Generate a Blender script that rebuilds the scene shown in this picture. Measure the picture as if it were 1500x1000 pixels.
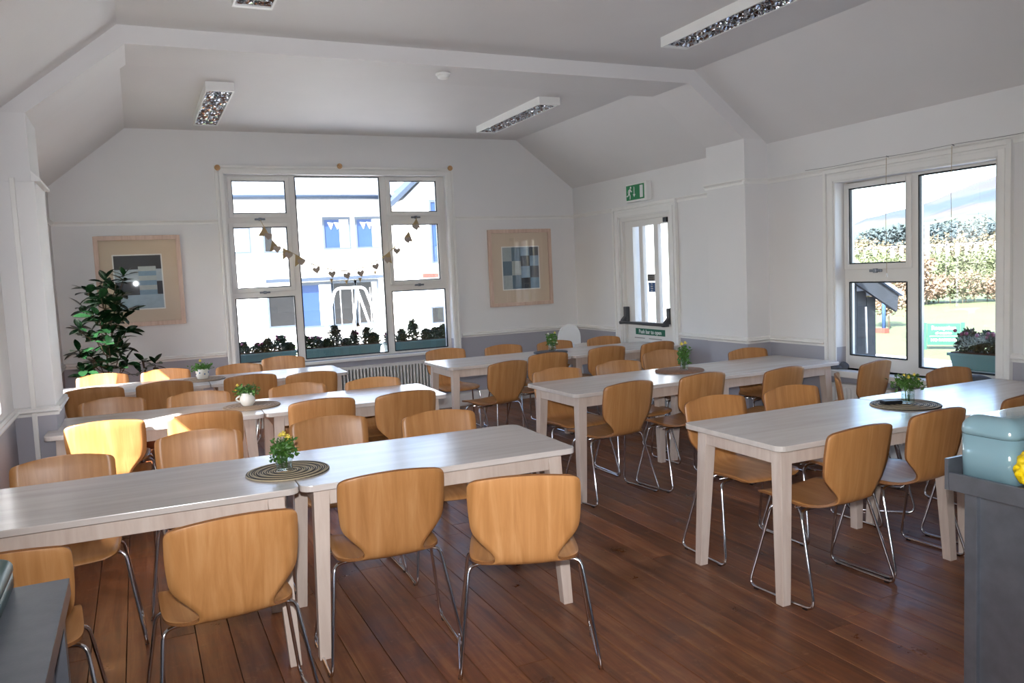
import bpy, bmesh, math, random
from mathutils import Vector, Matrix
random.seed(7)
PI = math.pi
R = math.radians
scn = bpy.context.scene
for o in list(bpy.data.objects):
    bpy.data.objects.remove(o)
COL = scn.collection

# ------------------------------------------------------------------ camera
cd = bpy.data.cameras.new('camera')
cam = bpy.data.objects.new('camera', cd)
COL.objects.link(cam)
scn.camera = cam
cd.sensor_fit = 'HORIZONTAL'
cd.sensor_width = 36.0
cd.lens = 1175.754 / 1500 * 36.0
cd.clip_start = 0.05
cd.clip_end = 5000
YAW, PIT, ROL = R(24.837), R(-4.943), R(-2.59)
F = Vector((math.sin(YAW) * math.cos(PIT), math.cos(YAW) * math.cos(PIT), math.sin(PIT)))
Rt = Vector((math.cos(YAW), -math.sin(YAW), 0))
U = Rt.cross(F)
R2 = Rt * math.cos(ROL) + U * math.sin(ROL)
U2 = -Rt * math.sin(ROL) + U * math.cos(ROL)
M = Matrix((R2, U2, -F)).transposed().to_4x4()
M.translation = Vector((0, 0, 1.553))
cam.matrix_world = M

# ------------------------------------------------------------------ sky, sun, camera flash, exposure
w = bpy.data.worlds.new('sky')
scn.world = w
w.use_nodes = True
wn = w.node_tree
wn.nodes.clear()
wo = wn.nodes.new('ShaderNodeOutputWorld')
wb = wn.nodes.new('ShaderNodeBackground')
ws = wn.nodes.new('ShaderNodeTexSky')
ws.sky_type = 'NISHITA'
ws.sun_disc = False
ws.sun_elevation = R(41)
ws.sun_rotation = R(-125)
ws.dust_density = 2.0
ws.air_density = 1.0
wb.inputs['Strength'].default_value = 0.75
wn.links.new(ws.outputs[0], wb.inputs[0])
wn.links.new(wb.outputs[0], wo.inputs[0])

sd = bpy.data.lights.new('sun', 'SUN')
sd.energy = 25.0
sd.angle = R(0.6)
sd.color = (1.0, 0.96, 0.9)
sun = bpy.data.objects.new('sun', sd)
COL.objects.link(sun)
sdir = Vector((0.82 * math.cos(R(41)), 0.57 * math.cos(R(41)), -math.sin(R(41))))
sun.rotation_euler = sdir.to_track_quat('-Z', 'Y').to_euler()
sun.location = (-6, -4, 8)

fd = bpy.data.lights.new('camera_flash', 'SPOT')
fd.energy = 250.0
fd.shadow_soft_size = 0.02
fd.spot_size = R(96)
fd.spot_blend = 0.9
fd.color = (1.0, 0.98, 0.97)
fl = bpy.data.objects.new('camera_flash', fd)
COL.objects.link(fl)
fl.location = (0.0, 0.02, 1.66)
fl.rotation_euler = Vector((F.x, F.y, F.z + 0.03)).to_track_quat('-Z', 'Y').to_euler()

scn.view_settings.view_transform = 'Standard'
scn.view_settings.look = 'None'
scn.view_settings.gamma = 1
scn.view_settings.use_curve_mapping = False
scn.view_settings.exposure = 0.8
scn.view_settings.use_white_balance = True
scn.view_settings.white_balance_temperature = 6150
scn.view_settings.white_balance_tint = 10
scn.cycles.max_bounces = 10
scn.cycles.diffuse_bounces = 6
scn.cycles.glossy_bounces = 4
scn.cycles.transparent_max_bounces = 12
scn.cycles.sample_clamp_indirect = 6.0
scn.cycles.use_denoising = True

# ------------------------------------------------------------------ materials
def srgb(h):
    if isinstance(h, str):
        h = h.lstrip('#')
        c = [int(h[i:i + 2], 16) / 255 for i in (0, 2, 4)]
    else:
        c = h
    return tuple((x / 12.92 if x <= .04045 else ((x + .055) / 1.055) ** 2.4) for x in c) + (1,)

def new_mat(name):
    m = bpy.data.materials.new(name)
    m.use_nodes = True
    nt = m.node_tree
    return m, nt, nt.nodes['Principled BSDF']

def mat(name, col, rough=.5, metal=0., noise=0., nscale=8., bump=0., bscale=60., spec=.5, coat=0., var=0.):
    m, nt, b = new_mat(name)
    c = srgb(col)
    b.inputs['Roughness'].default_value = rough
    b.inputs['Metallic'].default_value = metal
    b.inputs['Specular IOR Level'].default_value = spec
    b.inputs['Coat Weight'].default_value = coat
    b.inputs['Base Color'].default_value = c
    tc = nt.nodes.new('ShaderNodeTexCoord')
    last = None
    if noise > 0:
        n = nt.nodes.new('ShaderNodeTexNoise')
        n.inputs['Scale'].default_value = nscale
        n.inputs['Detail'].default_value = 5
        nt.links.new(tc.outputs['Object'], n.inputs['Vector'])
        r = nt.nodes.new('ShaderNodeValToRGB')
        r.color_ramp.elements[0].position = .3
        r.color_ramp.elements[1].position = .7
        r.color_ramp.elements[0].color = tuple(x * (1 - noise) for x in c[:3]) + (1,)
        r.color_ramp.elements[1].color = tuple(min(1, x * (1 + noise * .6)) for x in c[:3]) + (1,)
        nt.links.new(n.outputs['Fac'], r.inputs['Fac'])
        last = r.outputs[0]
    if var > 0:
        oi = nt.nodes.new('ShaderNodeObjectInfo')
        mr = nt.nodes.new('ShaderNodeMapRange')
        mr.inputs['To Min'].default_value = 1 - var
        mr.inputs['To Max'].default_value = 1 + var
        nt.links.new(oi.outputs['Random'], mr.inputs['Value'])
        hs = nt.nodes.new('ShaderNodeHueSaturation')
        hs.inputs['Color'].default_value = c
        if last:
            nt.links.new(last, hs.inputs['Color'])
        nt.links.new(mr.outputs[0], hs.inputs['Value'])
        last = hs.outputs[0]
    if last:
        nt.links.new(last, b.inputs['Base Color'])
    if bump > 0:
        n2 = nt.nodes.new('ShaderNodeTexNoise')
        n2.inputs['Scale'].default_value = bscale
        nt.links.new(tc.outputs['Object'], n2.inputs['Vector'])
        bp = nt.nodes.new('ShaderNodeBump')
        bp.inputs['Strength'].default_value = bump
        bp.inputs['Distance'].default_value = .002
        nt.links.new(n2.outputs['Fac'], bp.inputs['Height'])
        nt.links.new(bp.outputs[0], b.inputs['Normal'])
    return m

def wall_mat(name, rail):
    """white paint above the dado rail, grey paint below it"""
    m, nt, b = new_mat(name)
    g = nt.nodes.new('ShaderNodeNewGeometry')
    sx = nt.nodes.new('ShaderNodeSeparateXYZ')
    nt.links.new(g.outputs['Position'], sx.inputs[0])
    gt = nt.nodes.new('ShaderNodeMath')
    gt.operation = 'GREATER_THAN'
    gt.inputs[1].default_value = rail
    nt.links.new(sx.outputs['Z'], gt.inputs[0])
    n = nt.nodes.new('ShaderNodeTexNoise')
    n.inputs['Scale'].default_value = 1.3
    n.inputs['Detail'].default_value = 4
    nt.links.new(g.outputs['Position'], n.inputs['Vector'])
    r1 = nt.nodes.new('ShaderNodeValToRGB')
    r1.color_ramp.elements[0].color = srgb('#d6d5d5')
    r1.color_ramp.elements[1].color = srgb('#e1e0e0')
    r2 = nt.nodes.new('ShaderNodeValToRGB')
    r2.color_ramp.elements[0].color = srgb('#9c9ba3')
    r2.color_ramp.elements[1].color = srgb('#a6a5ad')
    nt.links.new(n.outputs['Fac'], r1.inputs[0])
    nt.links.new(n.outputs['Fac'], r2.inputs[0])
    mx = nt.nodes.new('ShaderNodeMix')
    mx.data_type = 'RGBA'
    nt.links.new(gt.outputs[0], mx.inputs['Factor'])
    nt.links.new(r2.outputs[0], mx.inputs[6])
    nt.links.new(r1.outputs[0], mx.inputs[7])
    nt.links.new(mx.outputs[2], b.inputs['Base Color'])
    b.inputs['Roughness'].default_value = .55
    n2 = nt.nodes.new('ShaderNodeTexNoise')
    n2.inputs['Scale'].default_value = 14
    nt.links.new(g.outputs['Position'], n2.inputs['Vector'])
    bp = nt.nodes.new('ShaderNodeBump')
    bp.inputs['Strength'].default_value = .25
    bp.inputs['Distance'].default_value = .004
    nt.links.new(n2.outputs['Fac'], bp.inputs['Height'])
    nt.links.new(bp.outputs[0], b.inputs['Normal'])
    return m

def grain_mat(name, c1, c2, c3, axis, stretch, scale, rough=.4, uv=False, var=.12, coat=0., bump=.15, spec=.5):
    """streaky timber: noise stretched along one axis, tint varies per object"""
    m, nt, b = new_mat(name)
    tc = nt.nodes.new('ShaderNodeTexCoord')
    oi = nt.nodes.new('ShaderNodeObjectInfo')
    mp = nt.nodes.new('ShaderNodeMapping')
    sc = [scale] * 3
    sc[axis] = scale / stretch
    mp.inputs['Scale'].default_value = sc
    ml = nt.nodes.new('ShaderNodeVectorMath')
    ml.operation = 'SCALE'
    ml.inputs[0].default_value = (37, 23, 11)
    nt.links.new(oi.outputs['Random'], ml.inputs['Scale'])
    ad = nt.nodes.new('ShaderNodeVectorMath')
    ad.operation = 'ADD'
    nt.links.new(tc.outputs['UV' if uv else 'Object'], ad.inputs[0])
    nt.links.new(ml.outputs[0], ad.inputs[1])
    nt.links.new(ad.outputs[0], mp.inputs['Vector'])
    n = nt.nodes.new('ShaderNodeTexNoise')
    n.inputs['Scale'].default_value = 1
    n.inputs['Detail'].default_value = 6
    n.inputs['Roughness'].default_value = .6
    n.inputs['Distortion'].default_value = .6
    nt.links.new(mp.outputs[0], n.inputs['Vector'])
    r = nt.nodes.new('ShaderNodeValToRGB')
    r.color_ramp.elements[0].position = .28
    r.color_ramp.elements[0].color = srgb(c1)
    r.color_ramp.elements[1].position = .72
    r.color_ramp.elements[1].color = srgb(c3)
    e = r.color_ramp.elements.new(.5)
    e.color = srgb(c2)
    nt.links.new(n.outputs['Fac'], r.inputs[0])
    hs = nt.nodes.new('ShaderNodeHueSaturation')
    mr = nt.nodes.new('ShaderNodeMapRange')
    mr.inputs['To Min'].default_value = 1 - var
    mr.inputs['To Max'].default_value = 1 + var
    nt.links.new(oi.outputs['Random'], mr.inputs['Value'])
    nt.links.new(mr.outputs[0], hs.inputs['Value'])
    nt.links.new(r.outputs[0], hs.inputs['Color'])
    nt.links.new(hs.outputs[0], b.inputs['Base Color'])
    b.inputs['Roughness'].default_value = rough
    b.inputs['Coat Weight'].default_value = coat
    b.inputs['Coat Roughness'].default_value = .25
    b.inputs['Specular IOR Level'].default_value = spec
    bp = nt.nodes.new('ShaderNodeBump')
    bp.inputs['Strength'].default_value = bump
    bp.inputs['Distance'].default_value = .001
    nt.links.new(n.outputs['Fac'], bp.inputs['Height'])
    nt.links.new(bp.outputs[0], b.inputs['Normal'])
    return m, nt, b, hs

def glass_mat(name, tint=(1, 1, 1, 1), refl=.08, rough=.0):
    m = bpy.data.materials.new(name)
    m.use_nodes = True
    nt = m.node_tree
    nt.nodes.clear()
    out = nt.nodes.new('ShaderNodeOutputMaterial')
    tr = nt.nodes.new('ShaderNodeBsdfTransparent')
    tr.inputs[0].default_value = tint
    gl = nt.nodes.new('ShaderNodeBsdfGlossy')
    gl.inputs['Roughness'].default_value = rough
    lw = nt.nodes.new('ShaderNodeLayerWeight')
    lw.inputs['Blend'].default_value = .5
    pw_ = nt.nodes.new('ShaderNodeMath'); pw_.operation = 'POWER'; pw_.inputs[1].default_value = 5
    fr = nt.nodes.new('ShaderNodeMath'); fr.operation = 'MULTIPLY_ADD'; fr.inputs[1].default_value = .9; fr.inputs[2].default_value = .04
    nt.links.new(lw.outputs['Facing'], pw_.inputs[0]); nt.links.new(pw_.outputs[0], fr.inputs[0])
    mx = nt.nodes.new('ShaderNodeMixShader')
    nt.links.new(fr.outputs[0], mx.inputs[0])
    nt.links.new(tr.outputs[0], mx.inputs[1])
    nt.links.new(gl.outputs[0], mx.inputs[2])
    nt.links.new(mx.outputs[0], out.inputs[0])
    return m

RAIL_FAR, RAIL_NEAR = .80, .835
M_wall_far = wall_mat('paint_far', RAIL_FAR)
M_wall_near = wall_mat('paint_near', RAIL_NEAR)
M_ceil = mat('ceiling_paint', '#d8d6d6', .6, noise=.03, nscale=1.5)
M_trim = mat('gloss_white_trim', '#e2e1de', .35, noise=.03, nscale=6)
M_upvc = mat('white_window_plastic', '#dedcd8', .3)
M_seal = mat('black_rubber_seal', '#15171a', .5)
M_glass = glass_mat('window_glass')
M_vase = glass_mat('vase_glass', (.93, .96, .95, 1))
M_chrome = mat('chrome', '#d9d9dc', .08, 1.)
M_steel = mat('brushed_steel', '#7b7f87', .38, .7, noise=.12, nscale=18, bump=.1, bscale=150)
M_black = mat('black_plastic', '#101114', .45)
M_ply, _, _, _ = grain_mat('beech_plywood', '#a8733f', '#b8824c', '#c6935e', 1, 12, 26, .42, True, .10, .12)
M_plyedge = mat('plywood_edge', '#8a5a30', .6, noise=.25, nscale=300)
M_table, _, _, _ = grain_mat('whitewashed_birch', '#c3bab2', '#cdc4bc', '#d6cec7', 0, 10, 12, .24, False, .03, 0, .05, .65)
M_tleg, _, _, _ = grain_mat('whitewashed_birch_leg', '#c4b0a2', '#cfbeb0', '#d8c9bc', 2, 8, 20, .5, False, .03, 0, .1)
M_plank, nt_, b_, hs_ = grain_mat('stained_floorboard', '#5c3722', '#7f4d2f', '#996a44', 1, 14, 22, .34, False, .20, .0, .5)
# dark scuffs and worn patches on the boards
_n = nt_.nodes.new('ShaderNodeTexNoise'); _n.inputs['Scale'].default_value = 3.2; _n.inputs['Detail'].default_value = 8; _n.inputs['Roughness'].default_value = .7
_g = nt_.nodes.new('ShaderNodeNewGeometry'); nt_.links.new(_g.outputs['Position'], _n.inputs['Vector'])
_r = nt_.nodes.new('ShaderNodeValToRGB'); _r.color_ramp.elements[0].position = .36; _r.color_ramp.elements[0].color = (.35, .33, .33, 1); _r.color_ramp.elements[1].position = .56; _r.color_ramp.elements[1].color = (1, 1, 1, 1)
nt_.links.new(_n.outputs['Fac'], _r.inputs[0])
_m = nt_.nodes.new('ShaderNodeMix'); _m.data_type = 'RGBA'; _m.blend_type = 'MULTIPLY'; _m.inputs['Factor'].default_value = .55
nt_.links.new(hs_.outputs[0], _m.inputs[6]); nt_.links.new(_r.outputs[0], _m.inputs[7]); nt_.links.new(_m.outputs[2], b_.inputs['Base Color'])
_n3 = nt_.nodes.new('ShaderNodeTexNoise'); _n3.inputs['Scale'].default_value = 11; _n3.inputs['Detail'].default_value = 10; _n3.inputs['Roughness'].default_value = .75
nt_.links.new(_g.outputs['Position'], _n3.inputs['Vector'])
_r3 = nt_.nodes.new('ShaderNodeValToRGB'); _r3.color_ramp.elements[0].position = .57; _r3.color_ramp.elements[0].color = (0, 0, 0, 1); _r3.color_ramp.elements[1].position = .72; _r3.color_ramp.elements[1].color = (.55, .55, .55, 1)
nt_.links.new(_n3.outputs['Fac'], _r3.inputs[0])
_m3 = nt_.nodes.new('ShaderNodeMix'); _m3.data_type = 'RGBA'; _m3.inputs[7].default_value = srgb('#a87c5c')
nt_.links.new(_r3.outputs[0], _m3.inputs['Factor']); nt_.links.new(_m.outputs[2], _m3.inputs[6]); nt_.links.new(_m3.outputs[2], b_.inputs['Base Color'])
_rr = nt_.nodes.new('ShaderNodeMapRange'); _rr.inputs['From Min'].default_value = .3; _rr.inputs['From Max'].default_value = .7; _rr.inputs['To Min'].default_value = .24; _rr.inputs['To Max'].default_value = .5
nt_.links.new(_n.outputs['Fac'], _rr.inputs['Value']); nt_.links.new(_rr.outputs[0], b_.inputs['Roughness'])
M_sub = mat('dark_underfloor', '#120b08', .9)
M_frame, _, _, _ = grain_mat('limed_oak_frame', '#b59a8a', '#c2a898', '#ccb4a4', 2, 8, 30, .5)
M_mount = mat('cream_mount_card', '#cbb9a2', .8)
M_paper = mat('white_paper', '#e6e6e2', .8)
M_picglass = glass_mat('picture_glass', (1, 1, 1, 1), rough=.012)
M_white = mat('white_plastic', '#e6e6e4', .35)
M_greypush = mat('grey_metal_bar', '#4d4d50', .4, .4)
M_green = mat('safety_green', '#0c7a45', .5)
M_green2 = mat('dark_safety_green', '#0d5f47', .5)
M_signgreen = mat('sign_green', '#0d4232', .5)
M_signwhite = mat('sign_white', '#dfe3e1', .5)
M_blue = mat('sticker_blue', '#1d4f86', .5)
M_greylabel = mat('sticker_grey', '#7d7b78', .5)
M_leafd = mat('dark_glossy_leaf', '#1d3a20', .22, noise=.3, nscale=9, var=.35, coat=.4)
M_leaf = mat('fresh_leaf', '#4d7a2c', .5, noise=.35, nscale=30, var=.3)
M_leafo = mat('planter_leaf', '#1d3018', .5, noise=.4, nscale=20, var=.3)
M_stem = mat('brown_stem', '#4a3424', .8, noise=.3, nscale=30)
M_gstem = mat('green_stem', '#4c6b2c', .6)
M_yel = mat('yellow_petal', '#f0dc62', .6, noise=.1, nscale=40)
M_wpet = mat('white_petal', '#eef0dc', .6)
M_pink = mat('purple_petal', '#6b2f4a', .6)
M_pot = mat('terracotta_pot', '#8c5236', .8, noise=.2, nscale=10)
M_ceram = mat('white_glazed_ceramic', '#e4e0d6', .2, coat=.5)
M_ceramb = mat('blue_glaze', '#5f7ba0', .25)
M_matd = None
M_teal = mat('teal_enamel', '#7997a0', .14, coat=.6)
M_dkgreen = mat('dark_green_enamel', '#3a5654', .42)
M_yelbag = mat('yellow_cloth', '#e8c800', .5, noise=.25, nscale=25, bump=.5)
M_stone = mat('grey_stone', '#5c6068', .8, noise=.3, nscale=20)
M_hess = mat('hessian', '#b09a72', .9, noise=.25, nscale=200)
M_heart = mat('grey_felt', '#a2968c', .9)
M_knob = mat('bare_wood_knob', '#c49a6c', .6, noise=.2, nscale=60)
M_trough = mat('green_trough_plastic', '#5f7f7c', .5)
M_render = mat('white_render', '#f2f1ec', .9, noise=.02, nscale=3)
M_slate = mat('slate_roof', '#7d858f', .7, noise=.15, nscale=3)
M_gutter = mat('blue_grey_gutter', '#2c3644', .5)
M_bluewin = mat('painted_sky_pane', '#22375f', .3)  # sky reflection painted into the pane as a flat blue
M_darkwin = mat('dark_pane', '#121111', .3)
M_greyfr = mat('grey_window_frame', '#424a54', .5)
M_curtain = mat('white_curtain', '#dfe4e8', .8)
M_brick = mat('brick_red', '#5a3228', .8)
M_grass = mat('lawn_grass', '#444f2b', .9, noise=.15, nscale=.8)
M_path = mat('pale_path', '#a8a6a2', .9, noise=.1, nscale=3)
M_shed = mat('painted_slate_blue_boards', '#20252b', .7, noise=.2, nscale=4)
M_louv = mat('mirror_louvre', '#c8cad0', .12, 1.)
_t = M_louv.node_tree; _b = _t.nodes['Principled BSDF']; _n = _t.nodes.new('ShaderNodeTexVoronoi'); _n.inputs['Scale'].default_value = 22; _c = _t.nodes.new('ShaderNodeTexCoord'); _t.links.new(_c.outputs['Object'], _n.inputs['Vector']); _p = _t.nodes.new('ShaderNodeBump'); _p.inputs['Strength'].default_value = .9; _p.inputs['Distance'].default_value = .03; _t.links.new(_n.outputs['Distance'], _p.inputs['Height']); _t.links.new(_p.outputs[0], _b.inputs['Normal'])
M_trunk = mat('tree_bark', '#8c8072', .9, noise=.3, nscale=8)
M_treeo = mat('russet_leaves', '#6e5c4a', .8, noise=.3, nscale=3, var=.25)
M_treeg = mat('spring_leaves', '#525a3c', .8, noise=.3, nscale=3, var=.25)
M_treed = mat('distant_woodland', '#3a4648', .9, noise=.3, nscale=.3, var=.2)
M_scrub = mat('tan_scrub', '#5f5844', .9, noise=.3, nscale=2, var=.2)
M_post = mat('pale_post', '#d8d4cc', .7)
M_bluepost = mat('blue_banner', '#2f4a70', .6)

def mat_rings(name, c1, c2, twist):
    m, nt, b = new_mat(name)
    tc = nt.nodes.new('ShaderNodeTexCoord')
    sx = nt.nodes.new('ShaderNodeSeparateXYZ')
    nt.links.new(tc.outputs['Object'], sx.inputs[0])
    at = nt.nodes.new('ShaderNodeMath'); at.operation = 'ARCTAN2'
    nt.links.new(sx.outputs['Y'], at.inputs[0]); nt.links.new(sx.outputs['X'], at.inputs[1])
    ln = nt.nodes.new('ShaderNodeVectorMath'); ln.operation = 'LENGTH'
    nt.links.new(tc.outputs['Object'], ln.inputs[0])
    a = nt.nodes.new('ShaderNodeMath'); a.operation = 'MULTIPLY'; a.inputs[1].default_value = twist
    nt.links.new(at.outputs[0], a.inputs[0])
    l2 = nt.nodes.new('ShaderNodeMath'); l2.operation = 'MULTIPLY'; l2.inputs[1].default_value = 640
    nt.links.new(ln.outputs['Value'], l2.inputs[0])
    ad = nt.nodes.new('ShaderNodeMath'); ad.operation = 'ADD'
    nt.links.new(a.outputs[0], ad.inputs[0]); nt.links.new(l2.outputs[0], ad.inputs[1])
    sn = nt.nodes.new('ShaderNodeMath'); sn.operation = 'SINE'
    nt.links.new(ad.outputs[0], sn.inputs[0])
    r = nt.nodes.new('ShaderNodeValToRGB')
    r.color_ramp.elements[0].position = .2; r.color_ramp.elements[0].color = srgb(c1)
    r.color_ramp.elements[1].position = .8; r.color_ramp.elements[1].color = srgb(c2)
    mr = nt.nodes.new('ShaderNodeMapRange'); mr.inputs['From Min'].default_value = -1
    nt.links.new(sn.outputs[0], mr.inputs['Value']); nt.links.new(mr.outputs[0], r.inputs[0])
    nt.links.new(r.outputs[0], b.inputs['Base Color'])
    b.inputs['Roughness'].default_value = .7
    return m
M_matd = mat_rings('dark_woven_rush', '#1e1a18', '#b3a486', 1)
M_matn = mat_rings('natural_woven_rush', '#7a6450', '#ac947a', 1)
M_cork = mat('red_brown_cork', '#8f6a52', .8, noise=.25, nscale=60)
M_slatemat = mat('dark_slate', '#3a3c42', .5)

# ------------------------------------------------------------------ mesh helpers
class MB:
    def __init__(s):
        s.v = []; s.f = []; s.m = []; s.sm = []
    def add(s, vs, fs, mi=0, smooth=False):
        o = len(s.v)
        s.v += [tuple(x) for x in vs]
        for f in fs:
            s.f.append(tuple(i + o for i in f)); s.m.append(mi); s.sm.append(smooth)
        return s
    def box(s, a, b, mi=0):
        x0, y0, z0 = a; x1, y1, z1 = b
        vs = [(x0, y0, z0), (x1, y0, z0), (x1, y1, z0), (x0, y1, z0), (x0, y0, z1), (x1, y0, z1), (x1, y1, z1), (x0, y1, z1)]
        return s.hexa(vs, mi)
    def hexa(s, vs, mi=0):
        return s.add(vs, [(0, 3, 2, 1), (4, 5, 6, 7), (0, 1, 5, 4), (1, 2, 6, 5), (2, 3, 7, 6), (3, 0, 4, 7)], mi)
    def prism(s, poly, axis, a, b, mi=0):
        """poly: 2-D points in the two other axes (in x,y,z order), extruded from a to b"""
        n = len(poly)
        def P(p, t):
            q = list(p); q.insert(axis, t); return tuple(q)
        vs = [P(p, a) for p in poly] + [P(p, b) for p in poly]
        fs = [tuple(range(n))[::-1], tuple(range(n, 2 * n))] + [(i, (i + 1) % n, (i + 1) % n + n, i + n) for i in range(n)]
        return s.add(vs, fs, mi)
    def tube(s, pts, r, n=8, mi=0, closed=False, caps=True):
        pts = [Vector(p) for p in pts]
        k = len(pts); vs = []; up = Vector((0.13, 0.21, 0.97)).normalized(); prev = None
        rs = r if isinstance(r, (list, tuple)) else [r] * k
        for i, p in enumerate(pts):
            if closed:
                d = pts[(i + 1) % k] - pts[i - 1]
            else:
                d = pts[min(i + 1, k - 1)] - pts[max(i - 1, 0)]
            d.normalize()
            if prev is None:
                a = d.cross(up)
                if a.length < .1: a = d.cross(Vector((1, 0, 0)))
            else:
                a = prev - d * prev.dot(d)
            a.normalize(); prev = a; b = d.cross(a)
            for j in range(n):
                t = 2 * PI * j / n
                vs.append(p + (a * math.cos(t) + b * math.sin(t)) * rs[i])
        fs = []
        for i in range(k if closed else k - 1):
            for j in range(n):
                fs.append((i * n + j, i * n + (j + 1) % n, ((i + 1) % k) * n + (j + 1) % n, ((i + 1) % k) * n + j))
        s.add(vs, fs, mi, True)
        if caps and not closed:
            o = len(s.v) - k * n
            s.f.append(tuple(o + j for j in range(n))[::-1]); s.m.append(mi); s.sm.append(False)
            s.f.append(tuple(o + (k - 1) * n + j for j in range(n))); s.m.append(mi); s.sm.append(False)
        return s
    def lathe(s, prof, c=(0, 0, 0), n=24, mi=0, smooth=True):
        vs = []; fs = []
        for r, z in prof:
            for j in range(n):
                t = 2 * PI * j / n
                vs.append((c[0] + r * math.cos(t), c[1] + r * math.sin(t), c[2] + z))
        for i in range(len(prof) - 1):
            for j in range(n):
                fs.append((i * n + j, i * n + (j + 1) % n, (i + 1) * n + (j + 1) % n, (i + 1) * n + j))
        return s.add(vs, fs, mi, smooth)
    def ball(s, c, r, n=8, mi=0, sq=(1, 1, 1)):
        prof = [(math.sin(PI * i / n) * r, -math.cos(PI * i / n) * r) for i in range(n + 1)]
        o = len(s.v); s.lathe([(p[0] * sq[0], p[1] * sq[2]) for p in prof], c, n + 2, mi)
        return s
    def mesh(s, name, mats, bevel=0, seg=2):
        me = bpy.data.meshes.new(name)
        me.from_pydata(s.v, [], s.f)
        for x in mats: me.materials.append(x)
        me.polygons.foreach_set('material_index', s.m)
        me.polygons.foreach_set('use_smooth', s.sm)
        me.update()
        if bevel:
            bm = bmesh.new(); bm.from_mesh(me)
            bmesh.ops.remove_doubles(bm, verts=bm.verts, dist=1e-6)
            es = [e for e in bm.edges if len(e.link_faces) == 2 and e.calc_face_angle(0) > .6]
            bmesh.ops.bevel(bm, geom=es, offset=bevel, segments=seg, affect='EDGES', profile=.6)
            bm.to_mesh(me); bm.free()
        return me

def link(name, data, parent=None, loc=None, rz=None):
    o = bpy.data.objects.new(name, data)
    COL.objects.link(o)
    if parent: o.parent = parent
    if loc is not None: o.location = loc
    if rz is not None: o.rotation_euler = (0, 0, rz)
    return o
def obj(name, mb, mats, parent=None, bevel=0, loc=None, rz=None, seg=2):
    if not isinstance(mats, (list, tuple)): mats = [mats]
    return link(name, mb.mesh(name, mats, bevel, seg), parent, loc, rz)
def tag(o, label, cat, group=None):
    o['label'] = label; o['category'] = cat
    if group: o['group'] = group
    return o
def thing(name, label, cat, loc=(0, 0, 0), rz=0, group=None):
    return tag(link(name, None, None, loc, rz), label, cat, group)
def struct(name, mb, mats, parent=None, bevel=0):
    o = obj(name, mb, mats, parent, bevel); o['kind'] = 'structure'; return o
def dup(root, loc=None, rz=None):
    r = root.copy(); COL.objects.link(r)
    if loc is not None: r.location = loc
    if rz is not None: r.rotation_euler = (0, 0, rz)
    for ch in list(root.children):
        c = ch.copy(); COL.objects.link(c); c.parent = r
        for g in list(ch.children):
            d = g.copy(); COL.objects.link(d); d.parent = c
    return r
def text_mesh(body, size, m, parent, loc, rot, name='lettering', bold=.0, depth=.001):
    cu = bpy.data.curves.new(name, 'FONT')
    cu.body = body; cu.size = size; cu.align_x = 'CENTER'; cu.align_y = 'CENTER'
    cu.extrude = depth; cu.offset = bold
    tmp = bpy.data.objects.new(name, cu); COL.objects.link(tmp)
    me = bpy.data.meshes.new_from_object(tmp)
    bpy.data.objects.remove(tmp)
    me.materials.clear(); me.materials.append(m)
    o = link(name, me, parent, loc); o.rotation_euler = rot
    return o
def crm(pts, n):
    """Catmull-Rom resample of tuples"""
    out = []; k = len(pts)
    for i in range(k - 1):
        p0, p1, p2, p3 = pts[max(i - 1, 0)], pts[i], pts[i + 1], pts[min(i + 2, k - 1)]
        for j in range(n):
            t = j / n
            out.append(tuple(.5 * ((2 * b) + (-a + c) * t + (2 * a - 5 * b + 4 * c - d) * t * t + (-a + 3 * b - 3 * c + d) * t ** 3) for a, b, c, d in zip(p0, p1, p2, p3)))
    out.append(tuple(pts[-1]))
    return out

# ------------------------------------------------------------------ room shell
XL, XR, YB, YF = -.70, 5.05, 8.90, -2.0
ZW, ZC = 2.545, 3.137
XCL, XCR = .014, 4.29
YS = 5.97                       # behind this the rails sit a little lower
# floor
fl_o = struct('floor', MB().box((XL - .3, YF - .1, -.12), (XR + .3, YB + .1, -.022)), M_sub)
pw = .1405
x = XL - .02
plank_cache = {}
row = 0
while x < XR + .05:
    y = YF - random.random() * 1.6
    while y < YB + .02:
        L = random.choice([2.6, 3.2, 3.9, 4.6])
        y1 = min(y + L, YB + .03)
        if y1 - y > .25:
            key = round(y1 - y, 2)
            if key not in plank_cache:
                g = .0014
                mb = MB()
                hw, ln = pw / 2 - g, (y1 - y) - .003
                poly = [(-hw, -.022), (hw, -.022), (hw, -.0015), (hw - .0012, 0), (-hw + .0012, 0), (-hw, -.0015)]
                mb.prism([(p[0], p[1]) for p in poly], 1, 0, ln)
                plank_cache[key] = mb.mesh('plank', [M_plank])
            p = link('plank', plank_cache[key], fl_o, (x + pw / 2, y, random.uniform(-.0008, .0004)))
        y = y1
    x += pw; row += 1
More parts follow.
